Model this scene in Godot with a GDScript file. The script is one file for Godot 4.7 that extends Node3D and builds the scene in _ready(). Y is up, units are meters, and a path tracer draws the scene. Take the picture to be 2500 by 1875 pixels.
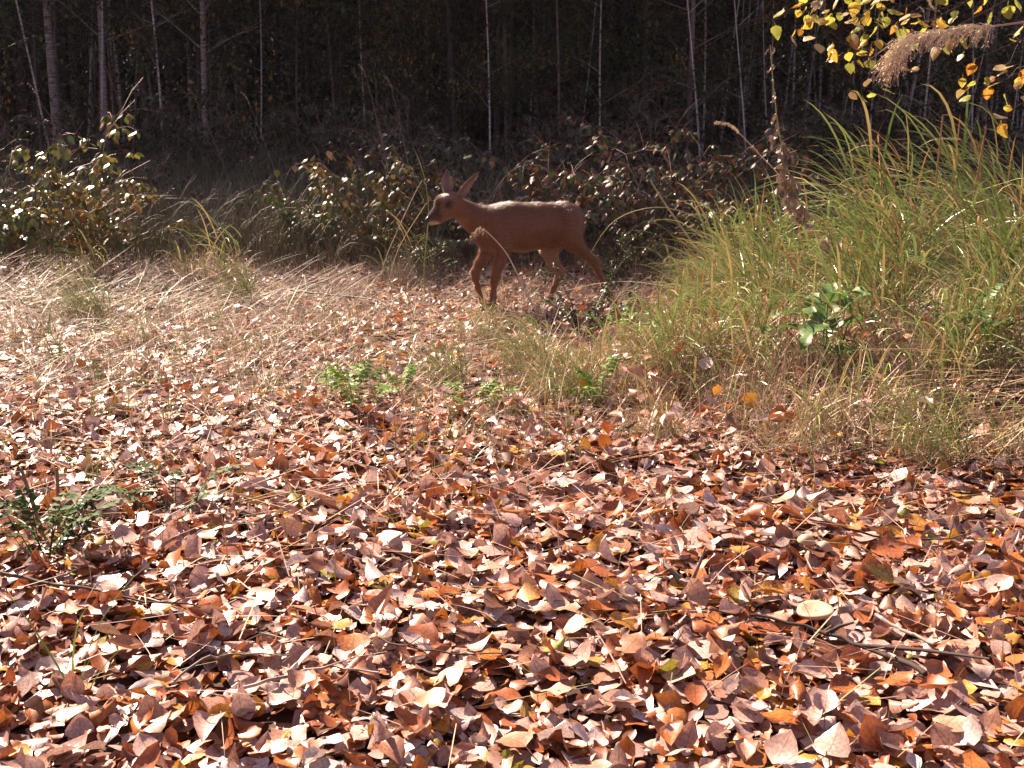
extends Node3D
# A young deer walks through a sunlit clearing of fallen leaves; tall grass on the right, shrubs behind it and a dark birch wood at the back.

var rng := RandomNumberGenerator.new()
var noise := FastNoiseLite.new()
var used := {}
var mats := {}

# ---------------------------------------------------------------- mesh helpers
class MB:
	var v := PackedVector3Array()
	var uv := PackedVector2Array()
	var c := PackedColorArray()
	var idx := PackedInt32Array()
	func vert(p: Vector3, u := Vector2.ZERO, col := Color.WHITE) -> int:
		v.append(p); uv.append(u); c.append(col)
		return v.size() - 1
	func tri(a: int, b: int, d: int) -> void:
		idx.append(a); idx.append(b); idx.append(d)
	func quad(a: int, b: int, d: int, e: int) -> void:
		idx.append(a); idx.append(b); idx.append(d)
		idx.append(a); idx.append(d); idx.append(e)
	func mesh(mat: Material) -> ArrayMesh:
		var n := PackedVector3Array()
		n.resize(v.size())
		n.fill(Vector3.ZERO)
		for i in range(0, idx.size(), 3):
			var a := idx[i]
			var b := idx[i + 1]
			var d := idx[i + 2]
			var f := (v[d] - v[a]).cross(v[b] - v[a])
			n[a] += f; n[b] += f; n[d] += f
		for i in n.size():
			n[i] = n[i].normalized() if n[i].length_squared() > 1e-16 else Vector3.UP
		var arr := []
		arr.resize(Mesh.ARRAY_MAX)
		arr[Mesh.ARRAY_VERTEX] = v
		arr[Mesh.ARRAY_NORMAL] = n
		arr[Mesh.ARRAY_TEX_UV] = uv
		arr[Mesh.ARRAY_COLOR] = c
		arr[Mesh.ARRAY_INDEX] = idx
		var m := ArrayMesh.new()
		m.add_surface_from_arrays(Mesh.PRIMITIVE_TRIANGLES, arr)
		m.surface_set_material(0, mat)
		return m

func R(a: float, b: float) -> float:
	return rng.randf_range(a, b)

func tube(m: MB, pts: Array, r0: float, r1: float, sides := 6, col := Color.WHITE, power := 1.0) -> void:
	var prev := []
	var len_sum := 0.0
	var side := Vector3.ZERO
	for i in pts.size():
		var p: Vector3 = pts[i]
		var t: Vector3 = (pts[mini(i + 1, pts.size() - 1)] - pts[maxi(i - 1, 0)]).normalized()
		if side == Vector3.ZERO:
			side = t.cross(Vector3(0.31, 0.2, 0.93)).normalized()
		side = (side - t * side.dot(t)).normalized()
		var up := t.cross(side)
		if i > 0:
			len_sum += p.distance_to(pts[i - 1])
		var r := lerpf(r0, r1, pow(float(i) / maxf(1.0, pts.size() - 1), power))
		var ring := []
		for k in sides + 1:
			var a := TAU * k / sides
			ring.append(m.vert(p + (side * cos(a) + up * sin(a)) * r, Vector2(float(k) / sides, len_sum), col))
		if i > 0:
			for k in sides:
				m.quad(prev[k], prev[k + 1], ring[k + 1], ring[k])
		prev = ring
	var tip := m.vert(pts[-1] + (pts[-1] - pts[-2]).normalized() * r1 * 0.6, Vector2(0.5, len_sum), col)
	for k in sides:
		m.tri(prev[k], prev[k + 1], tip)

func smooth_path(pts: Array, steps := 4) -> Array:
	var cv := Curve3D.new()
	for i in pts.size():
		var a: Vector3 = pts[maxi(i - 1, 0)]
		var b: Vector3 = pts[mini(i + 1, pts.size() - 1)]
		var h := (b - a) / 6.0
		cv.add_point(pts[i], -h, h)
	var out := []
	for i in (pts.size() - 1) * steps + 1:
		out.append(cv.samplef(float(i) / steps))
	return out

# A grass blade: a tapering ribbon, slightly folded by its twist, that starts th0 from upright and bends by «bend» on its way.
func blade(m: MB, p0: Vector3, az: float, th0: float, bend: float, length: float, width: float, col: Color, segs := 5, tip := Color(-1, 0, 0), twist := 0.0) -> void:
	var d := Vector3(cos(az), 0, sin(az))
	var s0 := Vector3(-sin(az), 0, cos(az))
	var p := p0
	var la := -1
	var lb := -1
	var ds := length / segs
	for i in segs + 1:
		var t := float(i) / segs
		var th := th0 + bend * pow(t, 1.3)
		var tan := d * sin(th) + Vector3.UP * cos(th)
		var nor := d * cos(th) - Vector3.UP * sin(th)
		var s := s0 * cos(twist * t) + nor * sin(twist * t)
		var w := width * 0.5 * (0.55 + 0.45 * sin(minf(t * 3.0, PI * 0.5))) * pow(maxf(0.0, 1.0 - t), 0.55)
		var cc := col if tip.r < 0 else col.lerp(tip, t * t)
		if i < segs:
			var a := m.vert(p - s * w, Vector2(0, t), cc)
			var b := m.vert(p + s * w, Vector2(1, t), cc)
			if i > 0:
				m.quad(la, lb, b, a)
			la = a; lb = b
		else:
			var e := m.vert(p, Vector2(0.5, 1), cc)
			m.tri(la, lb, e)
		p += tan * ds

# A leaf lying along +X of xf, its upper side +Y: outline «kind», curled lengthwise and across, wavy at the rim.
func leaf(m: MB, xf: Transform3D, L: float, W: float, kind: int, cl: float, cw: float, wav: float, col: Color, rows := 4, cols := 2, ph := 0.0, serr := 0.0, stalk := 0.0) -> void:
	var grid := []
	for i in rows + 1:
		var u := float(i) / rows
		var w := 0.0
		match kind:
			0: w = pow(maxf(0.0, sin(PI * pow(u, 0.62))), 0.85)
			1: w = pow(maxf(0.0, sin(PI * u)), 0.75)
			2: w = pow(maxf(0.0, sin(PI * pow(u, 0.8))), 0.55)
			_: w = pow(maxf(0.0, sin(PI * pow(u, 0.7))), 0.7) * (1.0 + 0.28 * sin(u * 15.0 + 0.6))
		if i == 0: w = 0.05
		if i == rows: w = 0.02
		var a := cl * u
		var x := L * (sin(a) / cl if absf(cl) > 0.01 else u)
		var y := L * ((1.0 - cos(a)) / cl if absf(cl) > 0.01 else 0.0)
		var nx := -sin(a)
		var ny := cos(a)
		var row := []
		for j in cols * 2 + 1:
			var vv := float(j - cols) / cols
			var hw := w * W * 0.5
			if absf(vv) > 0.99 and serr > 0.0:
				hw *= 1.0 + serr * (1.0 if i % 2 == 0 else -0.6)
			var fold := cw * vv
			var z := hw * (sin(fold) / cw if absf(cw) > 0.02 else vv)
			var lift := hw * ((1.0 - cos(fold)) / cw if absf(cw) > 0.02 else 0.0) + wav * L * vv * vv * sin(u * 8.0 + ph + vv * 1.7)
			row.append(m.vert(xf * Vector3(x + nx * lift, y + ny * lift, z), Vector2(u, 0.5 + 0.5 * vv), col))
		if i > 0:
			for j in cols * 2:
				m.quad(grid[j], grid[j + 1], row[j + 1], row[j])
		grid = row
	if stalk > 0.0:
		var q := []
		for k in 4:
			var t := k / 3.0
			var y := stalk * 0.25 * sin(t * 2.0 + ph) * t
			for s in [-1.0, 1.0]:
				q.append(m.vert(xf * Vector3(-stalk * t, y, s * 0.0011 + 0.2 * stalk * t * t * sin(ph)), Vector2(0.02, 0.5), col))
		for k in 3:
			m.quad(q[k * 2], q[k * 2 + 1], q[k * 2 + 3], q[k * 2 + 2])

# ---------------------------------------------------------------- objects
func numbered(parent: Node, called: String) -> String:
	var key := "%d/%s" % [parent.get_instance_id(), called]
	var n: int = used.get(key, 0)
	used[key] = n + 1
	return called if n == 0 else "%s_%03d" % [called, n]

func tag(o: Node, label: String, category: String, group := "") -> Node:
	if label: o.set_meta("label", label)
	if category: o.set_meta("category", category)
	if group: o.set_meta("group", group)
	return o

func thing(called: String, label: String, category: String, at := Vector3.ZERO, turn := 0.0, group := "") -> Node3D:
	var o := Node3D.new()
	o.name = numbered(self, called)
	add_child(o, true)
	o.position = at
	o.rotation.y = turn
	tag(o, label, category, group)
	return o

func part(called: String, mesh: Mesh, parent: Node = self, mat: Material = null, kind := "") -> MeshInstance3D:
	var o := MeshInstance3D.new()
	o.name = numbered(parent, called)
	o.mesh = mesh
	if mat: o.material_override = mat
	if kind: o.set_meta("kind", kind)
	parent.add_child(o, true)
	return o

func scatter(called: String, mesh: Mesh, xfs: Array, cols: Array, parent: Node, kind := "stuff") -> MultiMeshInstance3D:
	var mm := MultiMesh.new()
	mm.transform_format = MultiMesh.TRANSFORM_3D
	mm.use_colors = true
	mm.mesh = mesh
	mm.instance_count = xfs.size()
	for i in xfs.size():
		mm.set_instance_transform(i, xfs[i])
		mm.set_instance_color(i, cols[i])
	var o := MultiMeshInstance3D.new()
	o.name = numbered(parent, called)
	o.multimesh = mm
	if kind: o.set_meta("kind", kind)
	parent.add_child(o, true)
	return o

func copy(src: Node3D, at: Vector3, turn: float, size: float, label: String, group := "") -> Node3D:
	var o: Node3D = src.duplicate()
	o.name = numbered(self, str(src.name).rstrip("0123456789").rstrip("_"))
	add_child(o, true)
	o.position = at
	o.rotation = Vector3(0, turn, 0)
	o.scale = Vector3.ONE * size
	o.set_meta("label", label)
	if group: o.set_meta("group", group)
	elif o.has_meta("group"): o.remove_meta("group")
	return o

# ---------------------------------------------------------------- materials
func noise_tex(size: int, freq: float, lo: Color, hi: Color, seed_: int, octaves := 4, stretch := Vector2.ONE) -> ImageTexture:
	var f := FastNoiseLite.new()
	f.seed = seed_
	f.frequency = freq
	f.fractal_octaves = octaves
	var im := Image.create(size, size, false, Image.FORMAT_RGB8)
	for y in size:
		for x in size:
			# four shifted samples blended, so that the tile repeats without a seam
			var a := f.get_noise_2d(x * stretch.x, y * stretch.y)
			var b := f.get_noise_2d((x - size) * stretch.x, y * stretch.y)
			var c := f.get_noise_2d(x * stretch.x, (y - size) * stretch.y)
			var d := f.get_noise_2d((x - size) * stretch.x, (y - size) * stretch.y)
			var u := float(x) / size
			var w := float(y) / size
			var q := lerpf(lerpf(a, b, u), lerpf(c, d, u), w)
			im.set_pixel(x, y, lo.lerp(hi, clampf(q * 1.1 + 0.5, 0, 1)))
	return ImageTexture.create_from_image(im)

func leaf_tex(spotted: bool, seed_: int) -> ImageTexture:
	var f := FastNoiseLite.new()
	f.seed = seed_
	f.frequency = 0.035
	f.fractal_octaves = 4
	var g := FastNoiseLite.new()
	g.seed = seed_ + 9
	g.frequency = 0.11
	var s := 160
	var im := Image.create(s, s, false, Image.FORMAT_RGB8)
	for y in s:
		for x in s:
			var u := float(x) / s
			var vv := absf(float(y) / s - 0.5) * 2.0
			var k := 0.86 + 0.2 * f.get_noise_2d(x, y)
			var side := fposmod((u - vv * 0.32) * 8.0, 1.0)
			if side < 0.09: k *= 0.86
			if vv < 0.035: k *= 0.78
			var c := Color(k, k, k)
			if spotted:
				var q := g.get_noise_2d(x, y) + 0.25 * f.get_noise_2d(x * 2, y * 2)
				if q > 0.3: c = c * Color(0.4, 0.3, 0.26)
				c = c.lerp(c * Color(0.8, 0.55, 0.4), clampf(vv * 0.9 - 0.25 + f.get_noise_2d(y, x), 0, 1))
			im.set_pixel(x, y, c)
	return ImageTexture.create_from_image(im)

func mat(called: String, albedo: Color, rough := 0.7, back := 0.0, vertex := false, tex: Texture2D = null, spec := 0.5) -> StandardMaterial3D:
	var m := StandardMaterial3D.new()
	m.resource_name = called
	m.albedo_color = albedo.linear_to_srgb()
	m.roughness = rough
	m.metallic_specular = spec
	m.cull_mode = BaseMaterial3D.CULL_DISABLED
	m.vertex_color_use_as_albedo = vertex
	if tex: m.albedo_texture = tex
	if back > 0.0:
		m.backlight_enabled = true
		m.backlight = Color(back, back, back)
	mats[called] = m
	return m

func triplanar(m: StandardMaterial3D, tex: Texture2D, scale: Vector3) -> void:
	m.albedo_texture = tex
	m.uv1_triplanar = true
	m.uv1_world_triplanar = false
	m.uv1_scale = scale

# ---------------------------------------------------------------- the lie of the land
func ground_y(x: float, z: float) -> float:
	var D := -z
	var y := 0.55 * smoothstep(10.0, 20.0, D) + maxf(0.0, D - 22.0) * 0.05
	y += 0.17 * exp(-pow((x - 2.7) / 1.25, 2) - pow((D - 6.2) / 1.9, 2))
	y += 0.13 * exp(-pow((x - 1.9) / 1.0, 2) - pow((D - 4.9) / 0.75, 2))
	y += 0.10 * exp(-pow((x + 4.2) / 1.5, 2) - pow((D - 9.0) / 1.2, 2))
	var calm := 1.0 - exp(-pow((x - 0.15) / 0.8, 2) - pow((D - 7.4) / 0.6, 2))
	return y + calm * (0.028 * noise.get_noise_2d(x * 1.1, z * 1.1) + 0.012 * noise.get_noise_2d(x * 5.0 + 40, z * 5.0)) * (1.0 + 2.0 * smoothstep(9.0, 16.0, D))

func on(x: float, z: float, up := 0.0) -> Vector3:
	return Vector3(x, ground_y(x, z) + up, z)

func _ready() -> void:
	rng.seed = 20171003
	noise.seed = 11
	noise.frequency = 1.0
	noise.fractal_octaves = 2
	# camera, sky, sun, exposure
	var cam := Camera3D.new()
	cam.name = "camera"
	cam.fov = 38.56
	cam.near = 0.05
	cam.far = 600.0
	cam.position = Vector3(0, 1.15, 0)
	cam.rotation_degrees = Vector3(-12.484, 0, 0)
	add_child(cam)
	cam.current = true
	var env := Environment.new()
	var sky_mat := ProceduralSkyMaterial.new()
	sky_mat.sky_top_color = Color(0.45, 0.43, 0.52)
	sky_mat.sky_horizon_color = Color(0.64, 0.58, 0.62)
	sky_mat.sky_curve = 0.12
	sky_mat.ground_bottom_color = Color(0.20, 0.17, 0.13)
	sky_mat.ground_horizon_color = Color(0.34, 0.34, 0.33)
	sky_mat.sun_angle_max = 12.0
	var sky := Sky.new()
	sky.sky_material = sky_mat
	env.background_mode = Environment.BG_SKY
	env.sky = sky
	env.background_energy_multiplier = 0.50
	env.ambient_light_source = Environment.AMBIENT_SOURCE_SKY
	env.tonemap_mode = Environment.TONE_MAPPER_LINEAR
	env.tonemap_exposure = 4.5
	env.sdfgi_enabled = true
	env.ssao_enabled = true
	env.ssil_enabled = true
	env.fog_enabled = true
	env.fog_density = 0.0003
	env.fog_light_color = Color(0.86, 0.86, 0.94)
	var we := WorldEnvironment.new()
	we.name = "world_environment"
	we.environment = env
	add_child(we)
	var sun := DirectionalLight3D.new()
	sun.name = "sun"
	sun.light_energy = 1.6
	sun.light_color = Color(1.0, 0.885, 0.80)
	sun.light_angular_distance = 0.5
	sun.shadow_enabled = true
	var az := deg_to_rad(38.0)      # to the left of straight ahead
	var el := deg_to_rad(37.0)
	var to_sun := Vector3(-sin(az) * cos(el), sin(el), -cos(az) * cos(el))
	sun.basis = Basis.looking_at(-to_sun, Vector3.UP)
	add_child(sun)

	make_materials()
	make_ground()
	make_forest()
	make_undergrowth()
	make_shrubs()
	make_tussocks()
	make_deer()
	make_birch_branch()
	make_stems()
	make_small_plants()
	make_debris()

func make_materials() -> void:
	var lt := leaf_tex(false, 3)
	var ls := leaf_tex(true, 5)
	mats["leaf_plain_tex"] = lt
	mats["leaf_spot_tex"] = ls
	mat("litter", Color(1, 1, 1), 0.40, 0.65, true, lt, 0.5)
	mat("straw", Color(1, 1, 1), 0.6, 0.4, true, null, 0.5)
	mat("green_blade", Color(1, 1, 1), 0.36, 0.6, true, null, 0.5)
	mat("fern_leaf", Color(1, 1, 1), 0.7, 0.6, true, null, 0.25)
	mat("shrub_leaf", Color(1, 1, 1), 0.43, 0.6, true, lt, 0.5)
	mat("wood_leaf", Color(1, 1, 1), 0.55, 0.5, true, null, 0.4)
	mat("cane", Color(1, 1, 1), 0.6, 0.0, true)
	var soil := mat("soil", Color(1, 1, 1), 0.95)
	triplanar(soil, noise_tex(256, 0.03, Color(0.15, 0.085, 0.06), Color(0.36, 0.22, 0.15), 2), Vector3.ONE * 1.2)
	soil.uv1_world_triplanar = true
	var pale := mat("pale_bark", Color(1, 1, 1), 0.75)
	triplanar(pale, noise_tex(256, 0.02, Color(0.30, 0.26, 0.24), Color(0.74, 0.70, 0.68), 4, 4, Vector2(1, 3)), Vector3(1.4, 1.4, 1.4))
	var bright := mat("bright_bark", Color(1, 1, 1), 0.6)
	triplanar(bright, noise_tex(128, 0.03, Color(0.46, 0.42, 0.40), Color(0.88, 0.85, 0.83), 5, 4, Vector2(1, 3)), Vector3(2, 2, 2))
	var grey := mat("grey_bark", Color(1, 1, 1), 0.7)
	triplanar(grey, noise_tex(128, 0.04, Color(0.26, 0.22, 0.20), Color(0.52, 0.47, 0.44), 6), Vector3.ONE * 3.0)
	var dark := mat("dark_bark", Color(1, 1, 1), 0.85)
	triplanar(dark, noise_tex(128, 0.04, Color(0.13, 0.10, 0.085), Color(0.30, 0.24, 0.20), 7), Vector3.ONE * 2.0)
	var fur := mat("fur", Color(1, 1, 1), 0.8, 0.0, true, null, 0.1)
	triplanar(fur, noise_tex(256, 0.05, Color(0.76, 0.72, 0.70), Color(1, 1, 1), 8, 5, Vector2(1, 2.2)), Vector3.ONE * 7.0)
	fur.rim_enabled = true
	fur.rim = 0.5
	fur.rim_tint = 0.5
	mat("hair", Color(1, 1, 1), 0.42, 0.9, true, null, 0.6)
	mat("nose", Color(0.012, 0.010, 0.010), 0.2)
	mat("eye", Color(0.008, 0.006, 0.005), 0.08)
	mat("hoof", Color(0.03, 0.022, 0.018), 0.5)
	mat("cap", Color(0.42, 0.27, 0.17), 0.6)

func make_ground() -> void:
	var m := MB.new()
	var xs := []
	var zs := []
	for i in 121:
		var t := (i - 60) / 60.0
		xs.append(8.0 * t + 190.0 * pow(absf(t), 5) * signf(t))
	for i in 171:
		var t := i / 170.0
		zs.append(3.0 - 20.0 * t - 190.0 * pow(t, 5) if i > 0 else 60.0)
	for j in zs.size():
		for i in xs.size():
			m.vert(Vector3(xs[i], ground_y(xs[i], zs[j]), zs[j]), Vector2(xs[i], zs[j]))
	var w := xs.size()
	for j in zs.size() - 1:
		for i in w - 1:
			m.quad(j * w + i, (j + 1) * w + i, (j + 1) * w + i + 1, j * w + i + 1)
	var ground := part("ground", m.mesh(mats.soil), self, null, "structure")
	make_litter(ground)

func litter_color() -> Color:
	var r := rng.randf()
	var c: Color
	if r < 0.33: c = Color(0.62, 0.40, 0.33)
	elif r < 0.48: c = Color(0.53, 0.285, 0.19)
	elif r < 0.61: c = Color(0.68, 0.55, 0.51)
	elif r < 0.80: c = Color(0.40, 0.125, 0.045)
	elif r < 0.89: c = Color(0.52, 0.18, 0.04)
	elif r < 0.94: c = Color(0.64, 0.33, 0.05)
	elif r < 0.95: c = Color(0.38, 0.35, 0.06)
	else: c = Color(0.17, 0.065, 0.035)
	return c * R(0.8, 1.12)

func leaf_pose(p: Vector3, steep: float) -> Transform3D:
	var b := Basis(Vector3.UP, R(0, TAU))
	var ta := R(0, TAU)
	b = Basis(Vector3(cos(ta), 0, sin(ta)), rng.randfn(0.0, steep * (0.6 if rng.randf() < 0.75 else 2.0))) * b
	if rng.randf() < 0.5:
		b = b * Basis(Vector3.RIGHT, PI)
	return Transform3D(b, p)

func make_litter(ground: Node) -> void:
	# the leaves that show largest, one by one; meshes and materials are shared
	var tones := [
		[Color(0.60, 0.39, 0.32), 0], [Color(0.50, 0.28, 0.19), 0], [Color(0.66, 0.53, 0.49), 0], [Color(0.62, 0.44, 0.36), 0],
		[Color(0.42, 0.135, 0.045), 0], [Color(0.44, 0.21, 0.12), 0], [Color(0.55, 0.22, 0.045), 1], [Color(0.62, 0.34, 0.06), 1],
		[Color(0.45, 0.16, 0.035), 1], [Color(0.48, 0.30, 0.20), 0], [Color(0.20, 0.09, 0.05), 0], [Color(0.50, 0.40, 0.09), 1]]
	var tone_mats := []
	for t in tones:
		tone_mats.append(mat("fallen_leaf_%d" % tone_mats.size(), t[0], 0.42, 0.5, false, mats.leaf_spot_tex if t[1] == 1 else mats.leaf_plain_tex, 0.5))
	var shapes := []
	for i in 22:
		var m := MB.new()
		leaf(m, Transform3D(), R(0.066, 0.098), R(0.052, 0.082), [0, 0, 2, 1, 0, 3][i % 6], R(-0.9, 0.9), rng.randfn(0.0, 0.9), R(0.02, 0.07), Color.WHITE, 9, 2, R(0, 6), 0.05, R(0.02, 0.045))
		shapes.append(m.mesh(null))
	var taken := []
	var placed := 0
	while placed < 300:
		var D := 1.85 + 1.75 * pow(rng.randf(), 0.8)
		var x := R(-1, 1) * 0.47 * D
		var ok := true
		for q in taken:
			if Vector2(x, -D).distance_to(q) < 0.048:
				ok = false
				break
		if not ok and rng.randf() < 0.97: continue
		taken.append(Vector2(x, -D))
		var o := part("leaf", shapes[rng.randi() % shapes.size()], ground, tone_mats[[0, 0, 0, 1, 1, 2, 2, 3, 3, 4, 4, 4, 5, 5, 6, 7, 8, 8, 9, 9, 10, 11][rng.randi() % 22]])
		o.transform = leaf_pose(on(x, -D, R(0.036, 0.055)), 0.30).scaled_local(Vector3.ONE * R(0.8, 1.1))
		placed += 1
	# the rest of the litter
	var m := MB.new()
	for i in 62000:
		var D := sqrt(R(1.55 * 1.55, 11.5 * 11.5)) if i > 20000 else sqrt(R(1.55 * 1.55, 4.9 * 4.9))
		var x := R(-1, 1) * (0.5 * D + 0.25)
		var keep := 1.0
		if D > 4.8: keep = 0.75
		if D > 8.0: keep = 0.5
		if x > 0.9 and D > 4.2: keep *= 0.6
		if x < -1.2 and D > 6.4: keep *= 0.4
		if rng.randf() > keep: continue
		var s := R(0.020, 0.056) if rng.randf() < 0.55 else R(0.055, 0.088)
		var up := 0.036 * rng.randf()
		var kind: int = [0, 0, 2, 1, 3][rng.randi() % 5]
		leaf(m, leaf_pose(on(x, -D, up), 0.22), s, s * R(0.62, 1.0), kind, rng.randfn(0, 0.55) if rng.randf() < 0.7 else R(-2.2, 2.2), rng.randfn(0.0, 0.6) if rng.randf() < 0.7 else R(-2.0, 2.0), R(0.0, 0.10), litter_color(), 5 if D < 4.2 else 3, 2 if D < 3.4 else 1, R(0, 6), 0.0)
	for i in 480:   # leaves caught in the grass of the bank
		var x := R(0.3, 3.0)
		var D := R(3.7, 6.6)
		var s := R(0.05, 0.085)
		leaf(m, leaf_pose(on(x, -D, R(0.03, 0.22)), 0.9), s, s * R(0.6, 0.9), [0, 2, 3][rng.randi() % 3], rng.randfn(0, 0.9), rng.randfn(0.0, 1.0), R(0.0, 0.08), litter_color(), 5, 2, R(0, 6), 0.0)
	part("fallen_leaves", m.mesh(mats.litter), ground, null, "stuff")
	# straw, stalks and stubble lying and standing among the leaves
	m = MB.new()
	for i in 46000:
		var D := 1.8 + 9.5 * pow(rng.randf(), 0.6)
		var x := R(-1, 1) * (0.5 * D + 0.25)
		var keep := 0.22
		if D > 3.0: keep = 0.40
		keep += 0.25 * smoothstep(4.0, 6.5, D)
		if x > 0.7 and D > 3.6: keep = 1.0
		if x < -1.0 and D > 5.0: keep = 1.0
		if rng.randf() > keep: continue
		var k := R(0.55, 1.15)
		var col := Color(0.42, 0.29, 0.21) * k
		if rng.randf() < 0.25: col = Color(0.36, 0.22, 0.13) * k
		elif rng.randf() < 0.25: col = Color(0.20, 0.21, 0.08) * k
		if rng.randf() < 0.72:
			blade(m, on(x, -D, R(0.02, 0.07)), R(0, TAU), R(1.2, 1.65), R(-0.15, 0.35), R(0.08, 0.30), R(0.0018, 0.005), col, 3)
		else:
			blade(m, on(x, -D, 0.0), R(0, TAU), R(0.0, 0.7), R(0.0, 0.9), R(0.07, 0.22), R(0.002, 0.005), col, 4)
	part("straw_litter", m.mesh(mats.straw), ground, null, "stuff")

# ---------------------------------------------------------------- wood
func spray_mesh(n: int, spread: float, size: float, seed_: int, material: Material) -> ArrayMesh:
	rng.seed = seed_
	var m := MB.new()
	var tw := Color(0.30, 0.25, 0.22)
	for i in 4:
		var e := Vector3(R(-1, 1), R(-0.7, 0.8), R(-1, 1)).normalized() * spread
		var p := e * 0.5 + Vector3(R(-1, 1), R(-1, 1), R(-1, 1)) * spread * 0.12
		tube(m, [Vector3.ZERO, p, e], 0.006, 0.002, 3, tw)
	for i in n:
		var p := Vector3(R(-1, 1), R(-0.8, 0.8), R(-1, 1))
		p = p.normalized() * spread * pow(rng.randf(), 0.5)
		var b := Basis(Vector3.UP, R(0, TAU)) * Basis(Vector3.FORWARD, R(-0.2, 1.5)) * Basis(Vector3.RIGHT, R(-0.7, 0.7))
		var s := size * R(0.7, 1.3)
		var k := R(0.7, 1.25)
		var col := Color(k, k, k)
		var a := m.vert(p, Vector2.ZERO, col)
		var q := m.vert(p + b * Vector3(s * 0.4, s * 0.05, s * 0.33), Vector2.ZERO, col)
		var d := m.vert(p + b * Vector3(s, -s * 0.08, 0), Vector2.ZERO, col)
		var e := m.vert(p + b * Vector3(s * 0.4, s * 0.05, -s * 0.33), Vector2.ZERO, col)
		m.quad(a, q, d, e)
	return m.mesh(material)

func wood_tint(dark := 1.0) -> Color:
	var r := rng.randf()
	var c: Color
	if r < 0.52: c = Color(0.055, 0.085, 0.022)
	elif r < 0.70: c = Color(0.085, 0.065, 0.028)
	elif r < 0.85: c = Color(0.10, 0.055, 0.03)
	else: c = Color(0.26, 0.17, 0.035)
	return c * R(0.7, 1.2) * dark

# A forest tree: a bent tapering trunk with side limbs, and a crown of leaf sprays from «low» of its height upwards.
func tree_proto(called: String, bark: Material, h: float, r: float, limbs: int, low: float, sprays: int, spray: Mesh, lean: float, seed_: int, wide := 1.0, category := "tree") -> Node3D:
	rng.seed = seed_
	var t := thing(called, "", category)
	var m := MB.new()
	var pts := []
	var la := R(0, TAU)
	var wob := R(0, 6)
	for i in 13:
		var u := i / 12.0
		pts.append(Vector3(cos(la) * lean * h * u + 0.02 * h * 0.3 * sin(u * 5.0 + wob), h * u - 0.1, sin(la) * lean * h * u + 0.006 * h * cos(u * 6.0 + wob)))
	tube(m, pts, r, r * 0.22, 8, Color.WHITE, 0.9)
	var ends := []
	for i in limbs:
		var u := R(low * 0.6, 0.97)
		var k := int(u * 12.0)
		var p: Vector3 = pts[k].lerp(pts[mini(k + 1, 12)], u * 12.0 - k)
		var a := R(0, TAU)
		var ln := h * R(0.10, 0.22) * wide * (1.15 - u * 0.7)
		var d := Vector3(cos(a), R(0.2, 0.9), sin(a)).normalized()
		var q := p + d * ln * 0.5 + Vector3(0, ln * 0.05, 0)
		var e := p + d * ln + Vector3(0, R(-0.1, 0.15) * ln, 0)
		tube(m, [p, q, e], r * 0.30 * (1.1 - u * 0.7), r * 0.05, 4)
		ends.append([p, e])
		for z in 2:
			var g := q.lerp(e, R(0, 0.8))
			var e2 := g + (d + Vector3(R(-0.8, 0.8), R(-0.3, 0.6), R(-0.8, 0.8))) * ln * 0.35
			tube(m, [g, g.lerp(e2, 0.5) + Vector3(0, 0.02, 0), e2], r * 0.1, r * 0.03, 3)
			ends.append([g, e2])
	part("trunk", m.mesh(bark), t)
	if sprays > 0:
		var xfs := []
		var cols := []
		for i in sprays:
			var pr: Array = ends[rng.randi() % ends.size()]
			var p: Vector3 = pr[0].lerp(pr[1], R(0.35, 1.15)) + Vector3(R(-1, 1), R(-1, 1), R(-1, 1)) * 0.28
			xfs.append(Transform3D(Basis.from_euler(Vector3(R(-0.4, 0.4), R(0, TAU), R(-0.4, 0.4))) * R(0.7, 1.3), p))
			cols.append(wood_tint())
		scatter("crown", spray, xfs, cols, t)
	return t

func top_of(z: float, x := 0.0) -> float:
	# the wood's edge is low and its trees grow taller behind
	return clampf((-z - 9.5) * 0.90, 7.0, 18.0) + 1.3 * smoothstep(-4.5, -8.5, x)

func zone(x: float, D: float) -> String:
	var a := x / D
	var deep := "deep " if D > 30.0 else ""
	if a < -0.49: return ", %sbeyond the left edge" % deep
	if a < -0.33: return ", %sby the left birches" % deep
	if a < -0.14: return ", %sleft of the willow" % deep
	if a < -0.02: return ", %sbehind the willow" % deep
	if a < 0.12: return ", %sby the twin birches" % deep
	if a < 0.27: return ", %sby the tall weed" % deep
	if a < 0.49: return ", %sunder the birch twigs" % deep
	return ", %sbeyond the right edge" % deep

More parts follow.
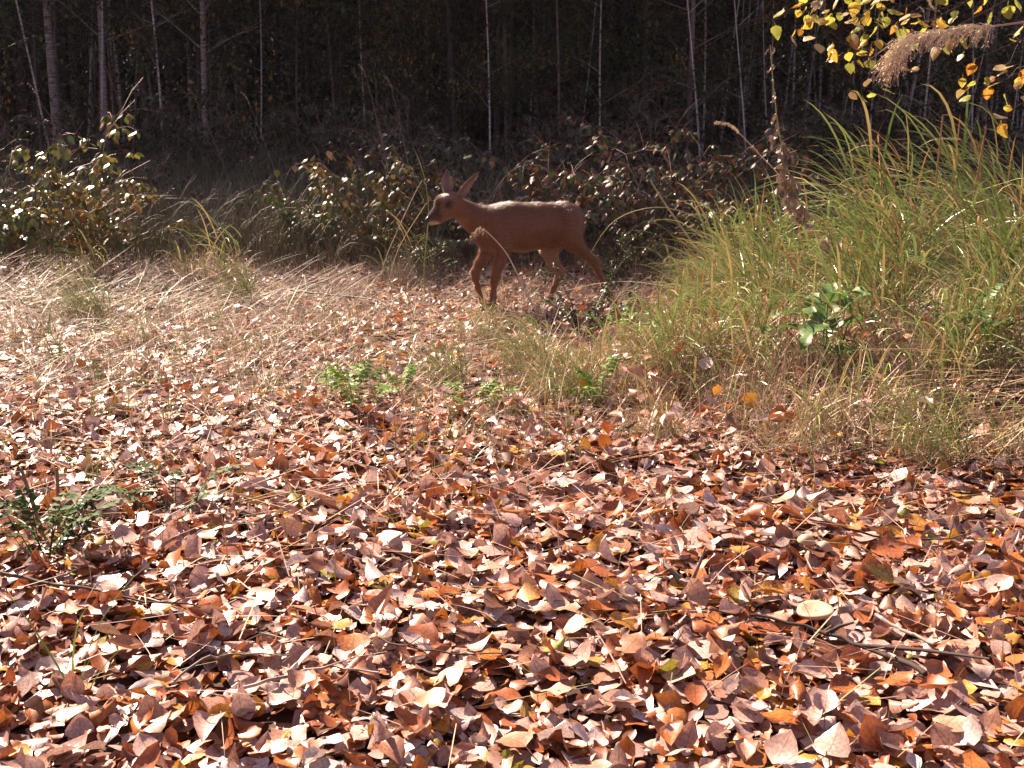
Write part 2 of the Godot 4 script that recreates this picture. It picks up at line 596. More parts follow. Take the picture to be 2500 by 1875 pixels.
func make_forest() -> void:
	var spray := spray_mesh(26, 0.45, 0.062, 77, mats.wood_leaf)
	var far_spray := spray_mesh(30, 0.42, 0.10, 78, mats.wood_leaf)
	mats["spray"] = spray
	# name, bark, height, radius, limbs, crown from, sprays, lean
	var birch := tree_proto("birch_tree", mats.pale_bark, 11.0, 0.090, 26, 0.34, 230, spray, 0.015, 101)
	var aspen := tree_proto("aspen_tree", mats.grey_bark, 11.0, 0.075, 30, 0.26, 260, spray, 0.02, 102)
	var dark := tree_proto("dark_tree", mats.dark_bark, 11.0, 0.085, 40, 0.12, 300, spray, 0.03, 103, 1.25)
	var dark2 := tree_proto("dark_tree", mats.dark_bark, 11.0, 0.070, 36, 0.16, 270, spray, 0.05, 104, 1.15)
	var thin := tree_proto("sapling", mats.bright_bark, 7.0, 0.024, 14, 0.4, 46, spray, 0.02, 105, 0.7, "sapling")
	var thin2 := tree_proto("sapling", mats.grey_bark, 7.0, 0.030, 16, 0.3, 60, spray, 0.06, 106, 0.8, "sapling")
	var bare := tree_proto("sapling", mats.bright_bark, 7.0, 0.021, 7, 0.45, 0, spray, 0.10, 107, 0.6, "sapling")
	rng.seed = 555
	# those one can point to, where the photograph has them: [source, x, z, turn, size, label]
	var known := [
		[birch, -8.04, -20.0, 0.4, 1.0, "thick pale grey trunk nearest the left edge, at the front of the wood"],
		[birch, -7.26, -20.2, 2.2, 0.80, "slimmer pale trunk just right of the thickest pale trunk at the left"],
		[aspen, -7.55, -23.2, 1.0, 0.9, "thin grey trunk third from the left behind two pale trunks"],
		[aspen, -6.04, -24.0, 4.0, 0.95, "grey trunk standing alone between the pale left trunks and the dark willow clump"],
		[birch, 0.46, -21.0, 5.1, 0.84, "left one of the twin pale birches that stand close together mid wood"],
		[birch, 0.72, -21.3, 0.9, 0.88, "right one of the twin pale birches that stand close together mid wood"],
		[aspen, 1.84, -22.0, 3.0, 0.9, "grey trunk standing alone just right of the twin pale birches"],
		[birch, 4.09, -23.0, 1.7, 0.9, "pale grey trunk behind the foxtail grass, left of the tall dry weed"],
		[aspen, 5.79, -26.0, 2.6, 1.0, "straight grey trunk in line with the top of the tall dry weed"],
	]
	for k in known:
		copy(k[0], on(k[1], k[2]), k[3], k[4] * top_of(k[2], k[1]) / 10.5, k[5])
	var saps := [
		[thin, -5.9, -19.0, "thin pale sapling with a sunlit edge between the left birches and the willow"],
		[bare, -7.9, -19.2, "bare thin pole leaning beside the thick pale trunk at the left"],
		[thin, -5.3, -19.6, "thin straight sapling just right of the lone grey trunk at the left"],
		[bare, 0.25, -18.6, "thin bright pole leaning to the right just left of the twin birches"],
		[thin, 2.25, -19.5, "thin bright sapling standing right of the lone grey trunk mid wood"],
		[thin, 3.0, -19.0, "thin bright sapling second to the right of the lone grey trunk mid wood"],
		[bare, 4.9, -19.0, "thin bright pole leaning to the right, left of the tall dry weed"],
		[thin2, -2.3, -19.0, "dark thin sapling leaning left of the willow clump"],
	]
	for k in saps:
		copy(k[0], on(k[1], k[2]), R(0, TAU), R(0.9, 1.1), k[3])
	# the crowd behind
	var kinds := [
		[birch, "pale trunked birch in the dark wood", "pale birches deep in the wood"],
		[aspen, "grey trunked aspen in the dark wood", "grey aspens deep in the wood"],
		[dark, "dark tree with many low branches", "dark trees of the wood"],
		[dark2, "dark leaning tree with narrow crown", "dark leaning trees of the wood"],
		[thin, "thin pale straight sapling in the wood", "pale saplings in the wood"],
		[thin2, "thin grey crooked sapling in the wood", "grey saplings in the wood"],
		[bare, "bare pale pole leaning in the wood", "bare poles in the wood"]]
	var spots := []
	var tries := 0
	while spots.size() < 390 and tries < 12000:
		tries += 1
		var D := 18.5 + 34.0 * pow(rng.randf(), 0.8)
		var x := R(-0.5 * D - 7.0 - (D - 18.0) * 0.35, 0.5 * D + 3.0)
		if spots.size() > 285:
			D = R(17.5, 34.0)
			x = R(-0.5, 0.5) * D
		elif spots.size() > 190:
			D = R(15.8, 25.0)
			x = R(-0.08, 0.5) * D
		var inside := absf(x) < 0.48 * D
		if not inside and rng.randf() < 0.45: continue
		var ok := true
		for q in spots:
			if q.distance_to(Vector2(x, -D)) < 0.55:
				ok = false
				break
		if not ok: continue
		spots.append(Vector2(x, -D))
		var r := rng.randf()
		var n := 0
		if inside and x > 0.16 * D:
			n = 4 if r < 0.34 else 6 if r < 0.62 else 0 if r < 0.70 else 5 if r < 0.86 else 2
			if D < 18.5: n = 4 if r < 0.3 else 6
		else:
			n = 0 if r < 0.14 else 1 if r < 0.28 else 2 if r < 0.55 else 3 if r < 0.72 else 4 if r < 0.84 else 5 if r < 0.93 else 6
		if not inside: n = 2 + n % 2
		if spots.size() > 285: n = [4, 5, 5, 6, 6][spots.size() % 5]
		var size := R(0.85, 1.1)
		size *= top_of(-D, x) / (11.0 if n < 4 else 9.0)
		var where := zone(x, D)
		copy(kinds[n][0], on(x, -D), R(0, TAU), size, kinds[n][1] + where, kinds[n][2] + where)
	for p in [birch, aspen, dark, dark2, thin, thin2, bare]:
		used.erase("%d/%s" % [get_instance_id(), p.name])
	# the prototypes themselves take the last places
	var at := [[birch, -3.4, -27.0], [aspen, 3.1, -28.0], [dark, -4.2, -22.0], [dark2, 7.6, -21.5], [thin, 6.7, -20.0], [thin2, -9.2, -22.0], [bare, 8.0, -22.5]]
	var own := ["pale birch standing behind the willow clump deep in the wood", "grey aspen behind the bright saplings deep in the wood", "dark low branched tree left of the willow clump",
		"dark leaning tree right of the tall dry weed", "thin pale sapling right of the tall dry weed at the wood edge", "thin grey crooked sapling at the left edge of the wood", "bare pale pole at the right edge of the wood"]
	for i in at.size():
		at[i][0].position = on(at[i][1], at[i][2])
		at[i][0].scale = Vector3.ONE * (top_of(at[i][2]) / 11.0 if i < 4 else 1.0)
		at[i][0].set_meta("label", own[i])
	# the dark willow: many stems that fan out of one stool
	var w := thing("willow_clump", "dark many stemmed willow fanning up out of one base behind the clearing", "tree", on(-1.5, -18.6))
	rng.seed = 808
	var xfs := []
	var cols := []
	for i in 13:
		var a := R(0, TAU)
		var sp := R(0.05, 0.42)
		var hh := R(3.6, 6.0)
		var pts := []
		for k in 9:
			var u := k / 8.0
			pts.append(Vector3(cos(a) * (0.15 + sp * hh * pow(u, 1.15)) + 0.06 * sin(u * 7 + i), hh * u, sin(a) * (0.15 + sp * hh * 0.7 * u)))
		var m := MB.new()
		tube(m, pts, R(0.035, 0.07), 0.01, 6)
		for b in 7:
			var u := R(0.3, 0.95)
			var p: Vector3 = pts[int(u * 8)]
			var e := p + Vector3(cos(a) * R(0.1, 0.7) + R(-0.5, 0.5), R(0.2, 0.9), R(-0.5, 0.5))
			tube(m, [p, p.lerp(e, 0.5) + Vector3(0, 0.06, 0), e], 0.014, 0.004, 4)
			for z in 3:
				xfs.append(Transform3D(Basis.from_euler(Vector3(0, R(0, TAU), 0)) * R(0.6, 1.0), p.lerp(e, R(0.5, 1.2))))
				cols.append(wood_tint(0.8))
		part("stem", m.mesh(mats.dark_bark), w)
	scatter("crown", spray, xfs, cols, w)
	# brushwood between the trunks, and the far wood that reads as one dark mass
	rng.seed = 31
	xfs = []
	cols = []
	for i in 5200:
		var D := R(17.0, 44.0)
		var x := R(-0.52 * D - 2, 0.52 * D + 2)
		var h := 4.0 * pow(rng.randf(), 1.7)
		xfs.append(Transform3D(Basis.from_euler(Vector3(R(-0.4, 0.4), R(0, TAU), R(-0.4, 0.4))) * R(0.7, 1.5), on(x, -D, 0.1 + h)))
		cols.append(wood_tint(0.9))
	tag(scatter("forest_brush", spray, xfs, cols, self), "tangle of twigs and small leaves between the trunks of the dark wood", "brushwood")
	xfs = []
	cols = []
	for i in 21000:
		var D := R(46.0, 78.0)
		var x := R(-0.5 * D - 22, 0.5 * D + 8)
		var h := 17.0 * pow(rng.randf(), 1.25)
		if x > 0.40 * D and x < 0.5 * D and h > 3.5 and rng.randf() < 0.95: continue
		xfs.append(Transform3D(Basis.from_euler(Vector3(R(-0.4, 0.4), R(0, TAU), R(-0.4, 0.4))) * R(1.6, 2.8), on(x, -D, 0.1 + h)))
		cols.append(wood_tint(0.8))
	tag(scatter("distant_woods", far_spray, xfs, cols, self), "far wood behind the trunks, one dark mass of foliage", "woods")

# ---------------------------------------------------------------- grass and bushes of the middle ground
func tuft_mesh(n: int, lo: float, hi: float, width: float, seed_: int) -> ArrayMesh:
	rng.seed = seed_
	var m := MB.new()
	for i in n:
		var k := R(0.75, 1.2)
		blade(m, Vector3(R(-0.08, 0.08), -0.02, R(-0.08, 0.08)), R(0, TAU), R(0.02, 0.3), R(0.5, 1.9), R(lo, hi), width * R(0.7, 1.2), Color(k, k, k), 5, Color(-1, 0, 0), R(-1, 1))
	return m.mesh(mats.straw)

func make_undergrowth() -> void:
	var tuft := tuft_mesh(16, 0.4, 0.95, 0.008, 61)
	rng.seed = 62
	var xfs := []
	var cols := []
	for i in 3400:
		var D := R(9.6, 18.5)
		var x := R(-0.5 * D - 1, 0.5 * D + 1)
		if D < 11.0 and x > -1.0 and rng.randf() < 0.7: continue
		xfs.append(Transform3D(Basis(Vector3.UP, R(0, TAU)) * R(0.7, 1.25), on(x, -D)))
		var k := R(0.5, 1.0)
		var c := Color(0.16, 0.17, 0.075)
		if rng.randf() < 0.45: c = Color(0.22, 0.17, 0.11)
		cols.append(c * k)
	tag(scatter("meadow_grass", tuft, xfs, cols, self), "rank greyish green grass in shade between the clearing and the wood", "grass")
	# pale grass pressed flat at the left
	var m := MB.new()
	for i in 4200:
		var x := -3.3 + rng.randfn(0.0, 1.3)
		var D := 7.7 + rng.randfn(0.0, 0.8)
		var lump := noise.get_noise_2d(x * 1.6 + 9.0, D * 2.4)
		if lump < R(-0.25, 0.15): continue
		var k := R(0.55, 1.15)
		var col := Color(0.27, 0.195, 0.14) * k
		if rng.randf() < 0.4: col = Color(0.17, 0.20, 0.075) * k
		elif rng.randf() < 0.3: col = Color(0.18, 0.11, 0.07) * k
		blade(m, on(x, -D, R(0.0, 0.09)), rng.randfn(0.1, 1.2) + (PI if rng.randf() < 0.3 else 0.0), R(1.0, 1.6), R(-0.1, 0.5), R(0.15, 0.6), R(0.003, 0.007), col, 5, Color(-1, 0, 0), R(-1, 1))
	tag(part("flattened_grass", m.mesh(mats.straw), self, null, "stuff"), "pale dry grass pressed flat on the ground at the left of the clearing", "grass")
	# short dry grass round the deer's path
	m = MB.new()
	for i in 12000:
		var D := R(4.0, 10.5)
		var x := R(-0.5 * D, 0.5 * D)
		if D < 6.0 and x < 0.3 and rng.randf() < 0.25: continue
		if noise.get_noise_2d(x * 0.9 + 3.0, D * 1.5) < R(-0.2, 0.3): continue
		if absf(x - 0.1) < 0.8 and D > 6.0 and D < 7.6 and rng.randf() < 0.55: continue
		var k := R(0.6, 1.15)
		var col := Color(0.34, 0.23, 0.16) * k
		if rng.randf() < 0.3: col = Color(0.24, 0.26, 0.09) * k
		var l := R(0.08, 0.26) if rng.randf() < 0.85 else R(0.2, 0.45)
		blade(m, on(x, -D, -0.01), R(0, TAU), R(0.0, 0.8), R(0.2, 1.3), l, R(0.002, 0.005), col, 4)
	tag(part("short_grass", m.mesh(mats.straw), self, null, "stuff"), "short thin dry grass on the leaf covered ground along the path of the deer", "grass")

# A bush of arching canes with hanging toothed leaves.
func shrub_proto(called: String, canes: int, h: float, spread: float, per: int, size: float, pal: Array, seed_: int) -> Node3D:
	rng.seed = seed_
	var t := thing(called, "", "bush")
	var wood := MB.new()
	var fol := MB.new()
	for i in canes:
		var a := TAU * i / canes + R(-0.4, 0.4)
		var hh := h * R(0.35, 1.15)
		var sp := spread * R(0.25, 1.25)
		var pts := []
		for k in 8:
			var u := k / 7.0
			pts.append(Vector3(cos(a) * sp * pow(u, 1.3) + R(-0.02, 0.02), hh * sin(u * 1.75) / 0.985, sin(a) * sp * pow(u, 1.3) + R(-0.02, 0.02)))
		tube(wood, pts, 0.006, 0.002, 4, Color(0.16, 0.08, 0.055))
		for b in 5:
			var k := 1 + rng.randi() % 6
			var p: Vector3 = pts[k]
			var e: Vector3 = p + Vector3(R(-0.3, 0.3), R(-0.05, 0.3), R(-0.3, 0.3)) * h
			tube(wood, [p, p.lerp(e, 0.5) + Vector3(0, 0.03, 0), e], 0.0022, 0.0008, 3, Color(0.26, 0.18, 0.14))
		var strands := [pts]
		for b in 4:
			var k := 2 + rng.randi() % 5
			var p: Vector3 = pts[k]
			var aa := a + R(-1.6, 1.6)
			var l := R(0.15, 0.4) * h
			var e := p + Vector3(cos(aa) * l, R(-0.1, 0.45) * l, sin(aa) * l)
			var st := [p, p.lerp(e, 0.35) + Vector3(0, 0.05, 0), p.lerp(e, 0.7) + Vector3(0, 0.05, 0), e]
			tube(wood, st, 0.003, 0.0012, 3, Color(0.18, 0.09, 0.06))
			strands.append(st)
		for st in strands:
			var n: int = per if st.size() > 5 else per / 2
			for j in n:
				var u := R(0.25, 1.0) if st.size() > 5 else R(0.1, 1.0)
				var f: float = u * (st.size() - 1)
				var k := mini(int(f), st.size() - 2)
				var p: Vector3 = st[k].lerp(st[k + 1], f - k)
				var out := R(0, TAU)
				var droop := R(0.15, 1.15)
				var b := Basis(Vector3.UP, out) * Basis(Vector3.FORWARD, droop) * Basis(Vector3.RIGHT, R(-0.5, 0.5))
				var s := size * R(0.65, 1.25)
				var off := b * Vector3(R(0.01, 0.05), 0, 0)
				var c: Color = pal[rng.randi() % pal.size()]
				leaf(fol, Transform3D(b, p + off), s, s * R(0.6, 0.75), 0, -R(0.3, 0.9), -R(0.2, 0.8), 0.03, c * R(0.8, 1.2), 4, 1, R(0, 6), 0.0)
	part("canes", wood.mesh(mats.cane), t)
	part("foliage", fol.mesh(mats.shrub_leaf), t, null, "stuff")
	return t

func make_shrubs() -> void:
	var green := [Color(0.10, 0.15, 0.04), Color(0.13, 0.17, 0.05), Color(0.08, 0.12, 0.04), Color(0.30, 0.27, 0.06)]
	var gold := [Color(0.14, 0.17, 0.05), Color(0.36, 0.29, 0.07), Color(0.42, 0.24, 0.08), Color(0.11, 0.14, 0.05)]
	var rust := [Color(0.075, 0.105, 0.035), Color(0.20, 0.09, 0.04), Color(0.07, 0.105, 0.035), Color(0.09, 0.12, 0.04), Color(0.28, 0.15, 0.045), Color(0.12, 0.065, 0.04)]
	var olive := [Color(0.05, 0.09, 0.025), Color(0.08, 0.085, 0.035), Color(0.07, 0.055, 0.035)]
	var a := shrub_proto("bramble_bush", 15, 0.90, 1.05, 17, 0.080, green, 201)
	var b := shrub_proto("bramble_bush", 14, 1.05, 0.85, 16, 0.080, gold, 202)
	var c := shrub_proto("bramble_bush", 18, 1.0, 1.0, 18, 0.074, rust, 203)
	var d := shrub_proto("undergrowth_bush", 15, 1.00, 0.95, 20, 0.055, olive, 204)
	var e := shrub_proto("tall_bramble", 5, 1.25, 0.35, 22, 0.080, gold, 205)
	rng.seed = 206
	a.position = on(-4.2, -9.3)
	a.set_meta("label", "low bramble bush with sunlit green leaves at the left edge of the clearing")
	b.position = on(-1.25, -10.2)
	b.set_meta("label", "yellow green bramble bush in the middle, left of the deer's head")
	c.position = on(0.35, -9.9)
	c.set_meta("label", "rusty leaved bush rising right behind the back of the deer")
	e.position = on(-3.5, -9.2)
	e.rotation.y = 1.0
	e.set_meta("label", "tall bramble shoot with yellowing leaves rising above the left bush")
	copy(a, on(-5.3, -9.7), 2.0, 1.0, "bramble bush cut off by the left edge of the photo")
	copy(b, on(-3.6, -9.6), 4.0, 0.75, "yellowing bramble bush below the tall shoot at the left")
	copy(c, on(1.25, -10.0), 2.5, 1.0, "rusty leaved bush behind the rump of the deer")
	copy(c, on(-0.45, -10.8), 4.1, 0.95, "rusty leaved bush behind the ears of the deer")
	copy(c, on(1.75, -10.9), 1.1, 1.15, "tall dark leaved bush between the deer and the tall grass")
	copy(b, on(2.2, -9.6), 0.6, 0.7, "small yellow green bush at the left foot of the tall grass")
	copy(a, on(-1.9, -10.6), 1.3, 0.75, "low green bush left of the yellow green bush in the middle")
	copy(e, on(-0.9, -10.6), 3.6, 0.85, "tall thin bramble shoot rising behind the yellow green bush in the middle")
	copy(e, on(1.6, -11.5), 5.0, 0.95, "tall dark bramble shoot above the bushes behind the rump of the deer")
	copy(c, on(3.2, -10.5), 2.8, 1.0, "dark bush behind the tall dry weed stalk")
	copy(a, on(0.9, -9.0), 5.2, 0.42, "little green bush on the ground behind the hind legs of the deer")
	copy(a, on(-0.75, -9.3), 3.1, 0.40, "little green bush on the ground below the deer's nose")
	# shaded bushes in front of the wood
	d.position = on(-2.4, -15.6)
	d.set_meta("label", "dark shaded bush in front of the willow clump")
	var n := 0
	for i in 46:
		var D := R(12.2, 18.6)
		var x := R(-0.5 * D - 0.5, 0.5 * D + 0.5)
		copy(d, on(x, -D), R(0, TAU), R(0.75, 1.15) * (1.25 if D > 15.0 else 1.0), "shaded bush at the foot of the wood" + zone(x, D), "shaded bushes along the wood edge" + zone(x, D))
		n += 1

# ---------------------------------------------------------------- the tall grass on the right
func tussock_proto(called: String, greens: int, dries: int, lo: float, hi: float, seed_: int, toward: float, spread: float) -> Node3D:
	rng.seed = seed_
	var t := thing(called, "", "grass tussock")
	var g := MB.new()
	for i in greens:
		var a := toward + rng.randfn(0.0, spread)
		var q := R(0, TAU)
		var rr := 0.32 * sqrt(rng.randf())
		var c := Color(0.13, 0.21, 0.05)
		var r := rng.randf()
		if r < 0.30: c = Color(0.22, 0.30, 0.10)
		elif r < 0.45: c = Color(0.08, 0.15, 0.045)
		elif r < 0.66: c = Color(0.38, 0.31, 0.14)
		elif r < 0.74: c = Color(0.26, 0.13, 0.06)
		c *= R(0.75, 1.25)
		if rng.randf() < 0.3: a += R(-1.6, 1.6)
		var tipc := c.lerp(Color(0.42, 0.34, 0.16), R(0.0, 0.5))
		if i % 2 == 0:
			blade(g, Vector3(cos(q) * rr, -0.02, sin(q) * rr), a, R(0.05, 0.6), R(0.8, 2.4), R(lo, hi), R(0.007, 0.018), c, 7, tipc, R(-2.2, 2.2))
		else:   # a leaf that leaves its stem higher up and bows over
			var hgt := R(0.05, 0.62) * hi
			var ab := toward + rng.randfn(0.0, 0.55)
			blade(g, Vector3(cos(q) * rr + cos(ab) * hgt * 0.18, hgt, sin(q) * rr + sin(ab) * hgt * 0.18), ab, R(0.3, 0.9), R(0.7, 1.7), R(0.28, 0.65), R(0.010, 0.022), c, 6, tipc, R(-0.8, 0.8))
	part("green_blades", g.mesh(mats.green_blade), t)
	var m := MB.new()
	for i in dries:
		var a := toward + rng.randfn(0.0, spread * 1.5)
		var q := R(0, TAU)
		var rr := 0.3 * sqrt(rng.randf())
		var k := R(0.7, 1.15)
		blade(m, Vector3(cos(q) * rr, -0.02, sin(q) * rr), a, R(0.1, 0.9), R(0.4, 1.9), R(lo * 0.4, hi * 0.75), R(0.003, 0.007), Color(0.50, 0.38, 0.25) * k, 6, Color(-1, 0, 0), R(-1, 1))
	part("dry_blades", m.mesh(mats.straw), t)
	return t

func make_tussocks() -> void:
	var p := [
		tussock_proto("grass_tussock", 330, 200, 0.45, 1.45, 301, 2.7, 0.9),
		tussock_proto("grass_tussock", 310, 220, 0.40, 1.25, 302, 2.6, 0.95),
		tussock_proto("grass_tussock", 240, 380, 0.45, 0.95, 303, 2.4, 1.1),
		tussock_proto("dry_grass_tussock", 60, 440, 0.30, 0.66, 304, 2.3, 1.3)]
	rng.seed = 310
	var spots := [
		[0, 2.35, -6.6, 1.0, "tall green grass tussock at the right, the highest of the bank"],
		[0, 3.05, -6.9, 1.05, "green grass tussock cut by the right edge, level with the tall one"],
		[2, 1.70, -6.9, 0.95, "green grass tussock at the foot of the tall dry weed"],
		[1, 2.7, -5.9, 0.85, "green grass tussock in front of the highest one, by the right edge"],
		[1, 2.05, -6.0, 0.80, "arching green grass tussock in the middle of the bank"],
		[2, 1.45, -6.1, 0.85, "half dry grass tussock on the left side of the bank"],
		[2, 2.35, -5.2, 0.80, "half dry grass tussock low on the bank beside the right edge"],
		[2, 1.75, -5.3, 0.75, "half dry grass tussock behind the broad leaved green weed"],
		[2, 2.6, -7.9, 1.0, "half dry grass tussock behind the highest tussock"],
		[0, 3.6, -7.8, 1.0, "green grass tussock farthest back on the right"],
		[2, 1.65, -7.8, 0.9, "half dry grass tussock farthest back on the left side of the bank"],
		[3, 1.35, -7.2, 0.8, "straw coloured tussock right of the deer's hind legs"],
		[3, 1.05, -5.6, 0.8, "straw coloured tussock in front, left of the broad leaved weed"],
		[3, 1.35, -4.8, 0.8, "straw coloured tussock low in front of the bank"],
		[3, 1.95, -4.7, 0.75, "straw coloured tussock in front of the half dry one near the right edge"],
		[3, 0.95, -4.55, 0.62, "straw coloured tussock at the front left corner of the bank"],
		[3, 1.65, -4.25, 0.6, "straw coloured tussock at the very front of the bank, right of its middle"],
		[3, 0.45, -5.1, 0.6, "straw coloured tussock behind the front ferny plant of the bank"],
		[2, 1.95, -4.55, 0.55, "low half dry tussock at the front of the bank near the right edge"],
		[2, 1.15, -5.15, 0.55, "low half dry tussock left of the broad leaved weed's foot"],
		
		[3, 2.25, -4.3, 0.7, "straw coloured tussock beneath the leaning straw bundle"],
		[3, 1.30, -4.15, 0.55, "small straw tussock at the very front of the bank, left of its middle"],
		[2, 0.80, -5.0, 0.6, "low half dry tussock behind the front left corner of the bank"],
		[3, 1.60, -5.0, 0.75, "straw coloured tussock right beside the broad leaved weed"],
		[3, 1.35, -6.6, 0.8, "straw coloured tussock below the bowed foxtail grass"],
		[3, 2.10, -6.3, 1.0, "straw coloured thatch in the middle of the tall green grass"],
		[3, 2.75, -5.3, 0.9, "straw coloured tussock against the right edge in front of the green grass"],
		[2, 1.20, -6.75, 0.6, "ragged half dry tussock right behind the dark green seedling"],
		[2, 0.08, -5.45, 0.40, "low half dry tussock at the left end of the bank, before the dark green seedling"],
		[3, 0.15, -5.2, 0.5, "small straw tussock between the ferny plants in the middle"],
		[3, 0.62, -4.75, 0.5, "small straw tussock beside the ferny plant under the bank"],
		[2, 0.80, -5.4, 0.42, "low half dry tussock right of the lobed weed before the deer"],
		[3, -0.2, -6.4, 0.45, "small straw tussock in front of the deer's front feet"],
		[3, 0.55, -4.15, 0.42, "small straw tussock in the leaves before the front left corner of the bank"],
		[3, 1.05, -3.85, 0.45, "small straw tussock in the leaves before the middle of the bank"],
		[2, 1.50, -3.75, 0.40, "low half dry tussock in the leaves before the middle of the bank"],
		[3, 1.85, -3.75, 0.50, "small straw tussock in the leaves before the leaning straw bundle"],
		[2, 0.25, -4.75, 0.38, "low half dry tussock between two ferny plants at the foot of the bank"],
		[2, -0.30, -5.2, 0.32, "low half dry tussock behind the small ferny plant in the middle"],
		[3, -1.45, -5.9, 0.38, "small straw tussock standing alone left of the middle"],
		[3, -2.15, -6.2, 0.42, "small straw tussock among the grey green tufts at the left"],
		[2, -2.75, -7.1, 0.45, "low half dry tussock at the left edge in the flattened grass"],
		[2, -1.95, -7.9, 0.40, "low half dry tussock in the middle of the flattened grass"],
		[3, -3.3, -8.5, 0.60, "straw tussock at the foot of the left bush"],
		[3, 0.85, -6.2, 0.55, "straw coloured tussock beside the dark green seedling"],
		[3, 1.55, -8.7, 1.1, "straw coloured tussock behind the deer's hind leg"],
		[3, -2.45, -9.0, 0.9, "straw coloured tussock left of the yellow green bush in the middle"],
		[3, -0.85, -9.1, 0.8, "straw coloured tussock in front of the yellow green bush"],
	]
	var first := {}
	for s in spots:
		if not first.has(s[0]):
			first[s[0]] = true
			p[s[0]].position = on(s[1], s[2])
			p[s[0]].scale = Vector3.ONE * s[3]
			p[s[0]].set_meta("label", s[4])
		else:
			copy(p[s[0]], on(s[1], s[2]), R(-0.5, 0.5), s[3], s[4])

# ---------------------------------------------------------------- the deer
func cone_dist(p: Vector3, b: Array) -> float:
	var h := clampf((p - b[0]).dot(b[4]) * b[5], 0.0, 1.0)
	return (p - b[0] - b[4] * h).length() - lerpf(b[2], b[3], h)

# bones: [from, to, radius, radius]; the surface where the smoothly joined tapered capsules end, as surface nets
func skin(bones: Array, lo: Vector3, hi: Vector3, cell: float, sharp: float) -> MB:
	var nx := int((hi.x - lo.x) / cell) + 2
	var ny := int((hi.y - lo.y) / cell) + 2
	var nz := int((hi.z - lo.z) / cell) + 2
	var f := PackedFloat32Array()
	f.resize(nx * ny * nz)
	f.fill(0.0)
	var blocks := {}
	var reach := 0.035
	var half := cell * 2.0
	var diag := half * 1.75
	for b in bones:
		b.append(b[1] - b[0])
		b.append(1.0 / maxf(1e-9, (b[1] - b[0]).length_squared()))
		var rm := maxf(b[2], b[3]) + reach
		var a0: Vector3 = (b[0].min(b[1]) - Vector3.ONE * rm - lo) / (cell * 4.0)
		var a1: Vector3 = (b[0].max(b[1]) + Vector3.ONE * rm - lo) / (cell * 4.0)
		for bi in range(maxi(0, int(a0.x)), mini(nx / 4, int(a1.x)) + 1):
			for bj in range(maxi(0, int(a0.y)), mini(ny / 4, int(a1.y)) + 1):
				for bk in range(maxi(0, int(a0.z)), mini(nz / 4, int(a1.z)) + 1):
					var mid := lo + Vector3(bi * 4 + 1.5, bj * 4 + 1.5, bk * 4 + 1.5) * cell
					var dm := cone_dist(mid, b)
					if dm > reach + diag: continue
					var deep := dm < -reach - diag
					blocks[Vector3i(bi, bj, bk)] = true
					for i in range(bi * 4, mini(bi * 4 + 4, nx)):
						for j in range(bj * 4, mini(bj * 4 + 4, ny)):
							for k in range(bk * 4, mini(bk * 4 + 4, nz)):
								if deep:
									f[(i * ny + j) * nz + k] += 1000.0
								else:
									f[(i * ny + j) * nz + k] += exp(-sharp * cone_dist(lo + Vector3(i, j, k) * cell, b))
	var m := MB.new()
	var at := {}
	var corner := [0, 1, nz, nz + 1, ny * nz, ny * nz + 1, ny * nz + nz, ny * nz + nz + 1]
	var edges := [[0, 1], [0, 2], [0, 4], [1, 3], [1, 5], [2, 3], [2, 6], [3, 7], [4, 5], [4, 6], [5, 7], [6, 7]]
	for bl in blocks:
		for i in range(bl.x * 4, mini(bl.x * 4 + 4, nx - 1)):
			for j in range(bl.y * 4, mini(bl.y * 4 + 4, ny - 1)):
				for k in range(bl.z * 4, mini(bl.z * 4 + 4, nz - 1)):
					var o := (i * ny + j) * nz + k
					var s0 := f[o] > 1.0
					if (f[o + 1] > 1.0) == s0 and (f[o + nz] > 1.0) == s0 and (f[o + nz + 1] > 1.0) == s0 and (f[o + corner[4]] > 1.0) == s0 and (f[o + corner[5]] > 1.0) == s0 and (f[o + corner[6]] > 1.0) == s0 and (f[o + corner[7]] > 1.0) == s0:
						continue
					var sum := Vector3.ZERO
					var n := 0
					for e in edges:
						var fa: float = f[o + corner[e[0]]]
						var fb: float = f[o + corner[e[1]]]
						if (fa > 1.0) != (fb > 1.0):
							var da := log(maxf(fa, 1e-6))
							var db := log(maxf(fb, 1e-6))
							var t := da / (da - db)
							var ca := Vector3(e[0] >> 2, (e[0] >> 1) & 1, e[0] & 1)
							var cb := Vector3(e[1] >> 2, (e[1] >> 1) & 1, e[1] & 1)
							sum += ca.lerp(cb, t)
							n += 1
					at[o] = m.vert(lo + (Vector3(i, j, k) + sum / n) * cell)
	# a quad round each edge that crosses the surface
	for o in at:
		var s0 := f[o] > 1.0
		var st := [ny * nz, nz, 1]
		for ax in 3:
			if (f[o + st[ax]] > 1.0) == s0: continue
			var u: int = st[(ax + 1) % 3]
			var w: int = st[(ax + 2) % 3]
			if not (at.has(o - u) and at.has(o - w) and at.has(o - u - w)): continue
			if s0: m.quad(at[o], at[o - w], at[o - u - w], at[o - u])
			else: m.quad(at[o], at[o - u], at[o - u - w], at[o - w])
	return m

